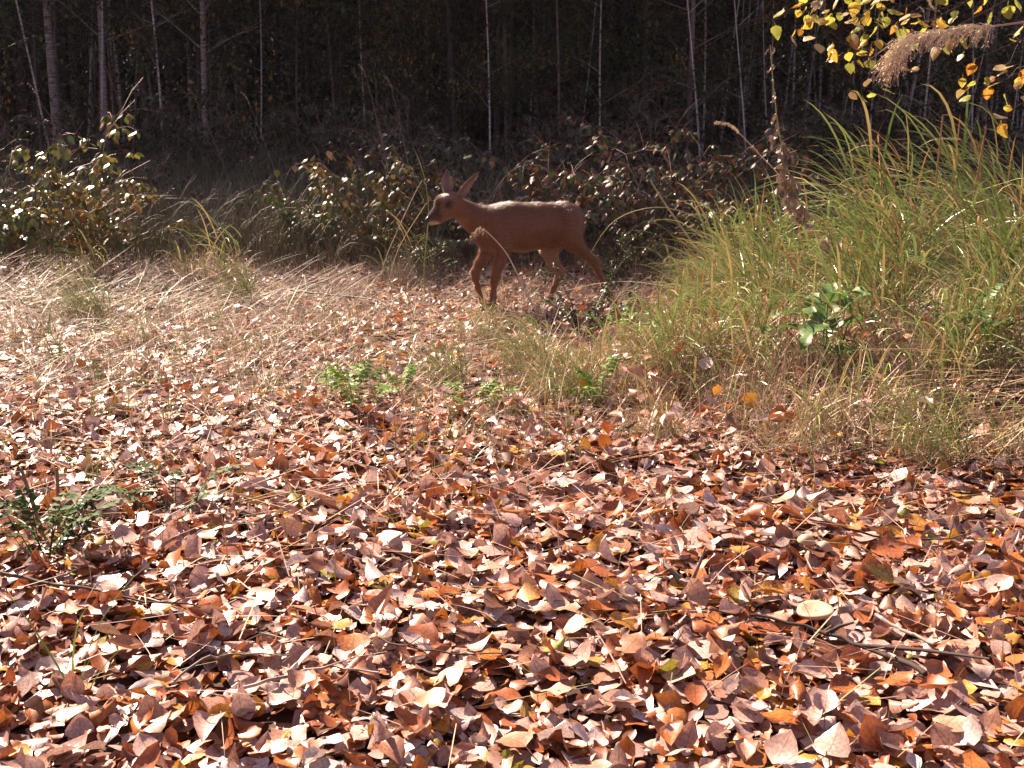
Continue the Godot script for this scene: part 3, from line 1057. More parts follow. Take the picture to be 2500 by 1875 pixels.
func make_deer() -> void:
	var V := func(s: float, y: float, o: float) -> Vector3: return Vector3(s, y, -o)
	var turn_c := Vector3(0.225, 0.72, 0.0)
	var H := func(s: float, y: float, o: float) -> Vector3:   # the head, turned a little towards the clearing
		return turn_c + Basis(Vector3.UP, 0.20) * (Vector3(s, y, -o) - turn_c)
	var b := []
	var chain := func(pts: Array) -> void:   # [s, y, o, r] ...
		for i in pts.size() - 1:
			var p: Array = pts[i]
			var q: Array = pts[i + 1]
			b.append([Vector3(p[0], p[1], -p[2]), Vector3(q[0], q[1], -q[2]), p[3], q[3]])
	# trunk
	chain.call([[-0.10, 0.650, 0, 0.085], [-0.17, 0.655, 0, 0.086], [-0.36, 0.648, 0, 0.085], [-0.55, 0.648, 0, 0.088], [-0.585, 0.635, 0, 0.088]])
	chain.call([[0.00, 0.540, 0, 0.090], [-0.12, 0.525, 0, 0.106], [-0.25, 0.518, 0, 0.108], [-0.38, 0.525, 0, 0.100], [-0.50, 0.560, 0, 0.090]])
	for s in [-1.0, 1.0]:
		chain.call([[-0.12, 0.58, 0.03 * s, 0.092], [-0.28, 0.575, 0.036 * s, 0.094], [-0.44, 0.585, 0.032 * s, 0.09]])
	# chest and neck
	chain.call([[0.020, 0.535, 0, 0.070], [-0.02, 0.50, 0, 0.080], [-0.08, 0.50, 0, 0.085]])
	chain.call([[-0.10, 0.62, 0, 0.110], [0.00, 0.615, 0, 0.102], [0.075, 0.640, 0, 0.086], [0.150, 0.685, 0, 0.068], [0.218, 0.735, 0, 0.058]])
	chain.call([[0.04, 0.55, 0, 0.066], [0.12, 0.63, 0, 0.058], [0.20, 0.70, 0, 0.055]])
	# near fore leg, far fore leg
	chain.call([[-0.02, 0.60, 0.055, 0.070], [-0.07, 0.51, 0.070, 0.064], [-0.093, 0.43, 0.072, 0.044], [-0.058, 0.33, 0.07, 0.030], [-0.040, 0.25, 0.07, 0.0250], [-0.030, 0.215, 0.07, 0.0195], [-0.022, 0.125, 0.07, 0.0155], [-0.016, 0.072, 0.07, 0.018], [-0.002, 0.035, 0.07, 0.017]])
	chain.call([[0.00, 0.58, -0.055, 0.070], [-0.02, 0.49, -0.070, 0.060], [-0.025, 0.415, -0.072, 0.043], [0.030, 0.335, -0.068, 0.031], [0.068, 0.272, -0.065, 0.026], [0.066, 0.235, -0.065, 0.020], [0.050, 0.165, -0.065, 0.0155], [0.016, 0.068, -0.065, 0.018], [0.000, 0.035, -0.065, 0.017]])
	# near hind leg stretched back, far hind leg under the belly
	chain.call([[-0.565, 0.61, 0.050, 0.090], [-0.56, 0.52, 0.072, 0.082], [-0.60, 0.46, 0.080, 0.060], [-0.680, 0.390, 0.078, 0.034], [-0.748, 0.335, 0.074, 0.0235], [-0.766, 0.300, 0.072, 0.0205], [-0.795, 0.245, 0.072, 0.0170], [-0.832, 0.165, 0.072, 0.0155], [-0.856, 0.105, 0.072, 0.0175], [-0.876, 0.062, 0.072, 0.016]])
	chain.call([[-0.52, 0.54, 0.055, 0.075], [-0.50, 0.49, 0.078, 0.052]])
	chain.call([[-0.750, 0.345, 0.074, 0.020], [-0.772, 0.338, 0.074, 0.012]])
	chain.call([[-0.555, 0.60, -0.050, 0.090], [-0.50, 0.49, -0.072, 0.074], [-0.472, 0.405, -0.075, 0.054], [-0.508, 0.310, -0.073, 0.036], [-0.556, 0.245, -0.07, 0.0235], [-0.540, 0.200, -0.07, 0.0185], [-0.510, 0.135, -0.07, 0.0158], [-0.480, 0.066, -0.07, 0.018], [-0.466, 0.036, -0.07, 0.017]])
	chain.call([[-0.535, 0.27, -0.072, 0.020], [-0.588, 0.252, -0.07, 0.012]])
	# tail laid along the rump
	chain.call([[-0.640, 0.685, 0.0, 0.028], [-0.668, 0.63, 0.0, 0.030], [-0.672, 0.56, 0.0, 0.024], [-0.668, 0.50, 0.0, 0.012]])
	# head
	var head := func(p: Array, q: Array) -> void:
		b.append([H.call(p[0], p[1], p[2]), H.call(q[0], q[1], q[2]), p[3], q[3]])
	for s in [-1.0, 1.0]:
		head.call([0.245, 0.765, 0.012 * s, 0.050], [0.315, 0.755, 0.010 * s, 0.040])
		head.call([0.300, 0.772, 0.032 * s, 0.020], [0.330, 0.752, 0.024 * s, 0.016])
		head.call([0.255, 0.715, 0.020 * s, 0.044], [0.325, 0.675, 0.012 * s, 0.030])
	head.call([0.315, 0.742, 0, 0.036], [0.392, 0.662, 0, 0.023])
	head.call([0.350, 0.690, 0, 0.029], [0.410, 0.640, 0, 0.0215])
	head.call([0.270, 0.680, 0, 0.034], [0.345, 0.640, 0, 0.022])
	head.call([0.345, 0.636, 0, 0.019], [0.394, 0.618, 0, 0.012])
	var lo := Vector3(-0.92, -0.01, -0.20)
	var hi := Vector3(0.48, 0.86, 0.20)
	var m := skin(b, lo, hi, 0.0065, 105.0)
	var t := thing("deer", "young brown deer walking left across the leaf covered clearing", "deer", Vector3(-0.170, 0.0, -7.483), PI + deg_to_rad(18.0))
	t.position.y = ground_y(-0.15, -7.42)
	# coat
	for i in m.v.size():
		var p: Vector3 = m.v[i]
		var o := -p.z
		var c := Color(0.235, 0.100, 0.052)
		c = c.lerp(Color(0.165, 0.074, 0.044), smoothstep(0.62, 0.74, p.y) * (1.0 if p.x < 0.15 else 0.0))
		if p.x < 0.0 and p.x > -0.62:
			c = c.lerp(Color(0.40, 0.25, 0.17), 0.75 * smoothstep(0.46, 0.405, p.y) * smoothstep(0.095, 0.05, absf(o)))
		if p.y < 0.33: c = c.lerp(Color(0.26, 0.118, 0.062), 0.8)
		if absf(o) < 0.06 and p.y < 0.42 and p.y > 0.2 and p.x < -0.3: c = c.lerp(Color(0.42, 0.28, 0.2), 0.6)
		if p.x > 0.12:
			var body := c
			c = Color(0.235, 0.110, 0.062)
			c = c.lerp(Color(0.30, 0.20, 0.16), smoothstep(0.755, 0.80, p.y) * smoothstep(0.2, 0.28, p.x))
			c = c.lerp(Color(0.075, 0.042, 0.034), smoothstep(0.32, 0.36, p.x) * smoothstep(0.62, 0.66, p.y))
			c = c.lerp(Color(0.62, 0.50, 0.42), smoothstep(0.640, 0.622, p.y) * smoothstep(0.33, 0.36, p.x))
			c = c.lerp(Color(0.36, 0.23, 0.16), smoothstep(0.67, 0.62, p.y) * smoothstep(0.34, 0.27, p.x))
			c = body.lerp(c, smoothstep(0.12, 0.23, p.x))
			var eye: Vector3 = H.call(0.297, 0.744, signf(o) * 0.05)
			c = c.lerp(Color(0.07, 0.04, 0.03), 0.95 * smoothstep(0.038, 0.022, p.distance_to(eye)))
		if p.x < -0.67 and p.y > 0.5: c = c.lerp(Color(0.27, 0.12, 0.06), 0.6)
		m.c[i] = c * Color(0.95, 0.95, 0.92)
	# ears, part of the same skin: cupped shells with an inside and an outside
	ear(m, H.call(0.262, 0.806, -0.035), H.call(0.242, 0.968, -0.080), H.call(0.30, 0.88, 0.09), 0.040)
	ear(m, H.call(0.220, 0.800, 0.035), H.call(0.112, 0.946, 0.115), H.call(0.13, 0.72, 0.30), 0.037)
	part("body", m.mesh(mats.fur), t)
	var fm := MB.new()
	for i in range(0, m.idx.size(), 3):
		var p0: Vector3 = m.v[m.idx[i]]
		var p1: Vector3 = m.v[m.idx[i + 1]]
		var p2: Vector3 = m.v[m.idx[i + 2]]
		var nn := (p2 - p0).cross(p1 - p0)
		var want := nn.length() * 0.5 * 42000.0
		if nn.length_squared() < 1e-14: continue
		nn = nn.normalized()
		var short := 0.62 if p0.x > 0.12 or p0.y < 0.33 else 1.0
		for k in int(want) + (1 if rng.randf() < want - int(want) else 0):
			var q := p0.lerp(p1, rng.randf()).lerp(p2, rng.randf())
			var d := (Vector3(-1.0, -0.35, 0) - nn * nn.dot(Vector3(-1.0, -0.35, 0)) + nn * R(0.25, 0.65) + Vector3(R(-1, 1), R(-1, 1), R(-1, 1)) * 0.22).normalized()
			var sd := d.cross(nn).normalized() * 0.0011
			var cc: Color = (m.c[m.idx[i]] * R(0.75, 1.35)).lerp(Color(0.62, 0.41, 0.27), R(0.0, 0.24))
			var e := q + d * R(0.012, 0.024) * short
			fm.tri(fm.vert(q - sd, Vector2.ZERO, cc), fm.vert(e, Vector2.ZERO, cc), fm.vert(q + sd, Vector2.ZERO, cc))
	part("fur", fm.mesh(mats.hair), t, null, "stuff")
	var ball := SphereMesh.new()
	ball.radius = 1.0
	ball.height = 2.0
	ball.radial_segments = 20
	ball.rings = 10
	for s in [1.0, -1.0]:
		var e := part("eye", ball, t, mats.eye)
		e.position = H.call(0.300, 0.744, 0.049 * s)
		e.scale = Vector3(0.0185, 0.0150, 0.013)
		e.rotation.z = -0.6
	var n := MB.new()
	var nb := [[H.call(0.414, 0.648, 0.0), H.call(0.428, 0.634, 0.0), 0.0170, 0.0165], [H.call(0.421, 0.648, 0.010), H.call(0.429, 0.638, 0.010), 0.0095, 0.0095], [H.call(0.421, 0.648, -0.010), H.call(0.429, 0.638, -0.010), 0.0095, 0.0095]]
	n = skin(nb, Vector3(0.36, 0.60, -0.08), Vector3(0.47, 0.70, 0.08), 0.003, 260.0)
	part("nose", n.mesh(mats.nose), t)
	var feet := [[0.003, 0.026, 0.07, 0.45], [0.003, 0.026, -0.065, 0.25], [-0.884, 0.043, 0.072, 0.75], [-0.458, 0.026, -0.07, 0.40]]
	for q in feet:
		var hm := MB.new()
		for s in [-1.0, 1.0]:
			var p := Vector3(q[0], q[1], -q[2] + 0.0085 * s)
			var pts := [p + Vector3(-0.008, 0.012, 0), p + Vector3(0.008, -0.012, 0), p + Vector3(0.022, -0.022, 0), p + Vector3(0.034, -0.026, -0.002 * s)]
			tube(hm, pts, 0.0135, 0.005, 7, Color.WHITE, 2.0)
		part("hoof", hm.mesh(mats.hoof), t)

func ear(m: MB, base: Vector3, tip: Vector3, facing: Vector3, half: float) -> void:
	var ax := (tip - base).normalized()
	var L := base.distance_to(tip)
	var nor := (facing - base.lerp(tip, 0.5))
	nor = (nor - ax * nor.dot(ax)).normalized()
	var side := ax.cross(nor)
	var rings := []
	for i in 11:
		var u := i / 10.0
		var w := half * pow(sin(PI * pow(0.06 + 0.94 * u, 0.75)), 0.8) if i < 10 else 0.001
		if u < 0.3: w = maxf(w, half * 0.55)
		var row := [[], []]
		for layer in 2:
			for j in 9:
				var a := (j - 4) / 4.0
				var wrap := a * lerpf(1.9, 1.0, smoothstep(0.0, 0.5, u))
				var p := base + ax * L * u + side * w * sin(wrap) / maxf(sin(minf(1.57, absf(wrap) if j == 0 else 1.57)), 0.6) + nor * w * (0.75 - cos(wrap)) * 0.9
				if layer == 1: p += nor * (0.0045 if absf(a) < 0.9 else 0.0015)
				var c := Color(0.24, 0.15, 0.11) if layer == 0 else Color(0.34, 0.25, 0.21).lerp(Color(0.10, 0.07, 0.06), smoothstep(0.4, 0.95, u) * 0.8)
				if layer == 1 and absf(a) < 0.5: c = c.lerp(Color(0.16, 0.10, 0.09), 0.6)
				if layer == 0 and u > 0.75: c = c.lerp(Color(0.09, 0.06, 0.05), 0.6)
				row[layer].append(m.vert(p, Vector2.ZERO, c))
		if i > 0:
			for j in 8:
				m.quad(rings[0][j], row[0][j], row[0][j + 1], rings[0][j + 1])
				m.quad(rings[1][j], rings[1][j + 1], row[1][j + 1], row[1][j])
			for j in [0, 8]:
				if j == 0: m.quad(rings[0][0], rings[1][0], row[1][0], row[0][0])
				else: m.quad(rings[0][8], row[0][8], row[1][8], rings[1][8])
		rings = row

# ---------------------------------------------------------------- the birch at the right, of which twigs hang into the picture
func make_birch_branch() -> void:
	rng.seed = 404
	var t := thing("young_birch", "yellow leaved birch twigs hanging in from the upper right corner", "tree", on(2.15, -3.3))
	var trunk := MB.new()
	var top := []
	for i in 9:
		top.append(Vector3(0.04 * sin(i * 0.8), i * 0.42, 0.03 * cos(i)))
	tube(trunk, top, 0.032, 0.008, 8)
	part("trunk", trunk.mesh(mats.pale_bark), t)
	var o := t.position
	var twig_col: Material = mats.dark_bark
	var twigs := [
		[Vector3(2.17, 1.95, -3.3), Vector3(1.75, 1.92, -3.25), Vector3(1.30, 1.66, -3.2), Vector3(1.02, 1.54, -3.2), Vector3(0.80, 1.47, -3.2)],
		[Vector3(1.75, 1.92, -3.25), Vector3(1.35, 1.70, -3.1), Vector3(1.08, 1.54, -3.1), Vector3(0.92, 1.42, -3.1)],
		[Vector3(2.17, 1.80, -3.3), Vector3(1.70, 1.70, -3.35), Vector3(1.35, 1.52, -3.3), Vector3(1.12, 1.40, -3.25), Vector3(1.00, 1.335, -3.2)],
		[Vector3(1.70, 1.70, -3.35), Vector3(1.45, 1.55, -3.4), Vector3(1.28, 1.46, -3.4), Vector3(1.19, 1.40, -3.35), Vector3(1.05, 1.305, -3.25)],
		[Vector3(2.17, 1.90, -3.3), Vector3(1.80, 1.80, -3.15), Vector3(1.42, 1.58, -3.0), Vector3(1.18, 1.46, -3.0), Vector3(1.05, 1.43, -3.0)],
		[Vector3(2.17, 1.62, -3.3), Vector3(1.80, 1.52, -3.25), Vector3(1.52, 1.42, -3.2), Vector3(1.30, 1.33, -3.2)],
		[Vector3(2.17, 1.50, -3.3), Vector3(1.80, 1.42, -3.25), Vector3(1.55, 1.35, -3.2), Vector3(1.38, 1.27, -3.2)],
		[Vector3(2.17, 1.42, -3.3), Vector3(1.75, 1.31, -3.3), Vector3(1.50, 1.23, -3.25), Vector3(1.40, 1.16, -3.25)],
		[Vector3(2.17, 1.86, -3.3), Vector3(1.75, 1.74, -3.5), Vector3(1.40, 1.58, -3.6), Vector3(1.18, 1.50, -3.6)],
		[Vector3(2.17, 2.0, -3.3), Vector3(1.70, 1.95, -3.4), Vector3(1.32, 1.72, -3.45), Vector3(1.05, 1.57, -3.4), Vector3(0.90, 1.52, -3.4)],
	]
	var counts := [46, 48, 36, 2, 36, 26, 20, 2, 36, 48]
	var lm := []
	for i in 5:
		var m := MB.new()
		leaf(m, Transform3D(), 0.050, 0.040, 0, R(-0.5, 0.3), R(-0.5, 0.5), 0.03, Color.WHITE, 10, 2, R(0, 6), 0.07, 0.016)
		lm.append(m.mesh(null))
	var tm := [mat("birch_leaf_gold", Color(0.66, 0.48, 0.07), 0.42, 1.0, false, mats.leaf_plain_tex), mat("birch_leaf_amber", Color(0.62, 0.36, 0.06), 0.42, 1.0, false, mats.leaf_spot_tex),
		mat("birch_leaf_lime", Color(0.42, 0.46, 0.08), 0.42, 1.0, false, mats.leaf_plain_tex), mat("birch_leaf_pale", Color(0.55, 0.42, 0.20), 0.4, 0.6, false, mats.leaf_plain_tex)]
	for i in twigs.size():
		var pts := []
		for p in twigs[i]: pts.append(p - o + Vector3(0, 0.045 if i != 3 else 0.0, 0))
		pts = smooth_path(pts, 4)
		var m := MB.new()
		tube(m, pts, 0.0045, 0.0010, 5)
		var spots := []
		for k in counts[i]:
			var u := 1.0 - pow(rng.randf(), 1.2) * 0.75 if k > 0 else 1.0
			if counts[i] <= 3: u = 1.0 - 0.03 * k
			var f := u * (pts.size() - 1)
			var q := mini(int(f), pts.size() - 2)
			var p: Vector3 = pts[q].lerp(pts[q + 1], f - q)
			var e := p
			if counts[i] > 3 and k > 0:
				e = p + Vector3(R(-0.09, 0.04), R(-0.10, 0.03), R(-0.09, 0.09))
				tube(m, [p, p.lerp(e, 0.5) + Vector3(0, 0.012, 0), e], 0.0011, 0.0006, 3)
			spots.append(e)
		part("twig", m.mesh(twig_col), t)
		for e in spots:
			var l := part("leaf", lm[rng.randi() % 5], t, tm[[0, 0, 0, 3, 1, 2, 2, 2, 3][rng.randi() % 9]])
			var bs := Basis(Vector3.UP, R(0, TAU)) * Basis(Vector3.FORWARD, R(0.2, 1.35)) * Basis(Vector3.RIGHT, R(-0.9, 0.9))
			l.transform = Transform3D(bs * R(0.52, 0.88), e + bs * Vector3(0.014, 0, 0))

# ---------------------------------------------------------------- single stems
func stem_line(called: String, label: String, category: String, pts: Array, r0: float, r1: float, col: Color) -> Node3D:
	var base: Vector3 = pts[0]
	base.y = ground_y(base.x, base.z)
	var t := thing(called, label, category, base)
	var loc := [Vector3(0, -0.02, 0)]
	for p in pts:
		if p.distance_to(base) > 0.04: loc.append(p - base)
	var m := MB.new()
	tube(m, smooth_path(loc, 5), r0, r1, 5, col)
	part("stem", m.mesh(mats.straw), t)
	return t

func panicle(t: Node3D, pts: Array, wide: float, drop: float, n: int, col: Color, called := "seed_head") -> void:
	var m := MB.new()
	var path := smooth_path(pts, 6)
	tube(m, path, 0.0016, 0.0006, 4, col)
	for i in n:
		var f := R(0.0, 1.0) * (path.size() - 1)
		var k := mini(int(f), path.size() - 2)
		var p: Vector3 = path[k].lerp(path[k + 1], f - k)
		var d: Vector3 = (path[k + 1] - path[k]).normalized()
		var e := p + d * R(0.2, 1.0) * wide + Vector3(R(-1, 1) * wide * 0.5, -R(0.1, 1.0) * drop, R(-1, 1) * wide * 0.5)
		var mid := p.lerp(e, 0.5) + Vector3(0, drop * 0.25, 0)
		tube(m, [p, mid, e], 0.0007, 0.0004, 3, col)
		for s in 5:
			var g := mid.lerp(e, s / 4.0)
			var a := R(0, TAU)
			blade(m, g, a, R(1.2, 2.6), 0.2, R(0.007, 0.014), 0.003, col * R(0.8, 1.2), 2)
	part(called, m.mesh(mats.straw), t)

func make_stems() -> void:
	rng.seed = 500
	var straw := Color(0.62, 0.50, 0.36)
	var green := Color(0.24, 0.29, 0.10)
	var t := stem_line("grass_stalk", "bent pale grass stem with a nodding seed head in front of the deer's shoulder", "grass stem", [Vector3(0.20, 0, -6.93), Vector3(0.10, 0.19, -6.9), Vector3(-0.03, 0.46, -6.85), Vector3(-0.16, 0.61, -6.8)], 0.0045, 0.003, straw)
	var o := t.position
	panicle(t, [Vector3(-0.16, 0.61, -6.8) - o, Vector3(-0.20, 0.625, -6.8) - o, Vector3(-0.235, 0.60, -6.8) - o], 0.03, 0.05, 26, straw)
	stem_line("grass_stalk", "long straw arching low from the deer's hind feet towards the tall grass", "grass stem", [Vector3(1.25, 0, -6.5), Vector3(1.11, 0.24, -6.5), Vector3(0.82, 0.31, -6.6), Vector3(0.55, 0.30, -6.7), Vector3(0.18, 0.20, -6.8)], 0.004, 0.0015, straw)
	t = stem_line("grass_stalk", "upright green grass stem standing at the deer's nose", "grass stem", [Vector3(-0.67, 0, -8.3), Vector3(-0.66, 0.26, -8.3), Vector3(-0.62, 0.63, -8.25), Vector3(-0.64, 0.87, -8.2), Vector3(-0.68, 1.0, -8.2)], 0.0045, 0.002, green)
	var m := MB.new()
	for i in 7:
		blade(m, Vector3(0.03, 0.62 + 0.05 * i, 0.08), R(2.2, 4.0), R(0.15, 0.5), R(0.2, 0.9), R(0.16, 0.3), 0.008, Color(0.26, 0.30, 0.10), 5)
	part("blades", m.mesh(mats.green_blade), t)
	stem_line("grass_stalk", "pale straw leaning right, left of the deer's chin", "grass stem", [Vector3(-1.08, 0, -8.8), Vector3(-1.0, 0.26, -8.8), Vector3(-0.78, 0.71, -8.7), Vector3(-0.70, 0.85, -8.7)], 0.004, 0.0015, straw)
	stem_line("grass_stalk", "shorter pale straw leaning right, nearest the deer's chin", "grass stem", [Vector3(-1.0, 0, -8.7), Vector3(-0.9, 0.31, -8.7), Vector3(-0.71, 0.61, -8.6), Vector3(-0.66, 0.68, -8.6)], 0.004, 0.0015, straw)
	stem_line("grass_stalk", "yellow cane arching down to the ground behind the deer's hind leg", "grass stem", [Vector3(1.5, 0, -7.9), Vector3(1.45, 0.5, -7.9), Vector3(1.11, 0.68, -8.0), Vector3(0.77, 0.58, -8.2), Vector3(0.57, 0.28, -8.3), Vector3(0.54, 0.16, -8.3)], 0.004, 0.002, Color(0.45, 0.36, 0.14))
	stem_line("grass_stalk", "thick yellow stalk leaning left behind the arching cane", "grass stem", [Vector3(1.6, 0, -8.2), Vector3(1.37, 0.38, -8.3), Vector3(1.16, 0.71, -8.6), Vector3(1.08, 0.85, -8.7)], 0.012, 0.006, Color(0.40, 0.31, 0.12))
	var heads := [[-1.09, -10.0, -0.19, 1.70, "leftmost tall seed stalk rising before the dark wood above the middle bush"], [-0.92, -10.2, -0.16, 1.62, "tall seed stalk right of the leftmost one above the middle bush"], [-2.3, -11.0, -0.25, 1.5, "thin seed stalk leaning left above the shaded grass"], [-2.9, -11.4, -0.28, 1.55, "leaning seed stalk farther left above the shaded grass"], [-4.3, -11.2, -0.4, 1.6, "long leaning stalk above the left bush"]]
	for h in heads:
		var g: float = ground_y(h[0], h[1])
		t = stem_line("seed_stalk", h[4], "grass stem", [Vector3(h[0], 0, h[1]), Vector3(h[0] + 0.02, g + 0.6, h[1]), Vector3(h[0] + h[2] * 0.4, g + h[3] * 0.7, h[1]), Vector3(h[0] + h[2], h[3], h[1])], 0.0025, 0.001, straw * 0.55)
		var tip: Vector3 = Vector3(h[0] + h[2], h[3], h[1]) - t.position
		panicle(t, [tip, tip + Vector3(-0.03, 0.07, 0), tip + Vector3(-0.07, 0.11, 0)], 0.015, 0.02, 14, straw * 0.6)
	t = stem_line("foxtail_grass", "grass stem with a dense foxtail head bowing left before the dark wood", "grass stem", [Vector3(1.75, 0, -5.75), Vector3(1.60, 0.6, -5.7), Vector3(1.38, 0.93, -5.6), Vector3(1.21, 1.09, -5.5), Vector3(1.09, 1.19, -5.42)], 0.0035, 0.002, straw)
	o = t.position
	m = MB.new()
	var path := smooth_path([Vector3(1.09, 1.19, -5.42) - o, Vector3(1.04, 1.225, -5.4) - o, Vector3(0.97, 1.235, -5.4) - o], 8)
	for i in 420:
		var f := R(0, 1) * (path.size() - 1.001)
		var p: Vector3 = path[int(f)].lerp(path[int(f) + 1], f - int(f))
		blade(m, p, R(0, TAU), R(0, 3.1), 0.2, R(0.008, 0.014), 0.0018, straw * R(0.8, 1.1), 2)
	part("seed_head", m.mesh(mats.straw), t)
	# the tall withered weed
	t = stem_line("tall_weed", "tall withered weed stalk with shrivelled hanging leaves at the edge of the tall grass", "weed", [Vector3(1.95, 0, -5.65), Vector3(1.90, 0.32, -5.6), Vector3(1.74, 0.59, -5.55), Vector3(1.45, 0.82, -5.5), Vector3(1.33, 1.09, -5.5), Vector3(1.27, 1.38, -5.5), Vector3(1.24, 1.60, -5.5)], 0.005, 0.0025, Color(0.36, 0.36, 0.12))
	o = t.position
	path = smooth_path([Vector3(1.74, 0.59, -5.55) - o, Vector3(1.45, 0.82, -5.5) - o, Vector3(1.33, 1.09, -5.5) - o, Vector3(1.27, 1.38, -5.5) - o, Vector3(1.24, 1.60, -5.5) - o], 6)
	var dead := mat("withered_leaf", Color(0.32, 0.23, 0.17), 0.6, 0.5, false, mats.leaf_plain_tex)
	var shapes := []
	for i in 5:
		m = MB.new()
		leaf(m, Transform3D(), R(0.07, 0.12), R(0.03, 0.05), 1, -R(0.8, 2.2), R(0.4, 1.8), 0.12, Color.WHITE, 8, 2, R(0, 6), 0.1, 0.01)
		shapes.append(m.mesh(null))
	for i in 46:
		var u := R(0.0, 1.0) if i < 24 else R(0.25, 0.58)
		var f := u * (path.size() - 1.001)
		var p: Vector3 = path[int(f)].lerp(path[int(f) + 1], f - int(f))
		var l := part("leaf", shapes[i % 5], t, dead)
		var bs := Basis(Vector3.UP, R(0, TAU)) * Basis(Vector3.FORWARD, R(0.3, 1.4)) * Basis(Vector3.RIGHT, R(-1, 1))
		l.transform = Transform3D(bs * (R(0.7, 1.15) if u < 0.6 else R(0.3, 0.6)), p + bs * Vector3(0.012, 0, 0))
	# the reed plume among the birch twigs
	t = stem_line("reed", "tall reed with a drooping tan plume between the birch twigs", "reed", [Vector3(1.75, 0, -3.1), Vector3(1.74, 0.9, -3.1), Vector3(1.62, 1.38, -3.02), Vector3(1.42, 1.452, -3.0), Vector3(1.24, 1.438, -2.95)], 0.006, 0.0025, Color(0.50, 0.38, 0.24))
	o = t.position
	panicle(t, [Vector3(1.24, 1.438, -2.95) - o, Vector3(1.16, 1.432, -2.92) - o, Vector3(1.085, 1.42, -2.9) - o, Vector3(1.01, 1.404, -2.9) - o, Vector3(0.975, 1.365, -2.9) - o], 0.075, 0.05, 300, Color(0.68, 0.57, 0.42), "plume")
	# reed-like stalks in the tall grass
	var stalks := [[2.15, -6.3, -0.10, 1.02, "left"], [2.42, -6.4, 0.02, 1.12, "middle"], [2.62, -6.4, 0.07, 1.06, "right"], [3.0, -6.6, 0.05, 1.12, "far right"]]
	var words := ["broken brown stalk leaning left, first from the left in the tall grass", "upright reddish stalk, second from the left in the tall grass", "reddish stalk, third from the left in the tall grass", "brown stalk nearest the right edge in the tall grass"]
	for i in 4:
		var s: Array = stalks[i]
		stem_line("dry_stalk", words[i], "grass stem", [Vector3(s[0], 0, s[1]), Vector3(s[0] + s[2] * 0.3, 0.6, s[1]), Vector3(s[0] + s[2], s[3] + 0.17, s[1])], 0.008, 0.005, Color(0.33, 0.17, 0.08))
	# two cut stalks near the left edge
	var cut := ["dark cut grass stalk leaning left, the outer of two near the left edge", "dark cut grass stalk standing upright, the inner of two near the left edge"]
	for i in 2:
		t = stem_line("cut_stalk", cut[i], "grass stem", [Vector3([-1.38, -1.335][i], 0, -3.07), Vector3([-1.41, -1.335][i], 0.10, -3.08), Vector3([-1.445, -1.34][i], 0.21, -3.1)], 0.0065, 0.005, Color(0.17, 0.13, 0.08))
		m = MB.new()
		for k in 5:
			blade(m, Vector3(R(-0.02, 0.02), 0.0, R(-0.02, 0.02)), R(2.4, 4.2), R(0.1, 0.6), R(0.2, 1.0), R(0.14, 0.26), 0.006, Color(0.22, 0.19, 0.09), 5)
		part("blades", m.mesh(mats.straw), t)

# ---------------------------------------------------------------- small plants near the camera
func frond(n: int, L: float, wide: float, col: Color) -> ArrayMesh:
	var m := MB.new()
	for i in n:
		var u := (i + 0.6) / n
		var p := Vector3(L * u, L * 0.35 * sin(u * 2.4), 0)
		var w := wide * sin(PI * pow(1.0 - u, 0.7) * 0.9 + 0.12)
		for s in [-1.0, 1.0]:
			var b := Basis(Vector3.UP, -s * R(0.9, 1.3)) * Basis(Vector3.FORWARD, R(-0.2, 0.5))
			leaf(m, Transform3D(b, p), w, w * 0.42, 1, -0.3, 0.3, 0.05, col * R(0.8, 1.2), 3, 1, R(0, 6))
	tube(m, [Vector3.ZERO, Vector3(L * 0.5, L * 0.35 * sin(1.2), 0), Vector3(L, L * 0.35 * sin(2.4), 0)], 0.0016, 0.0006, 4, col)
	return m.mesh(mats.fern_leaf)

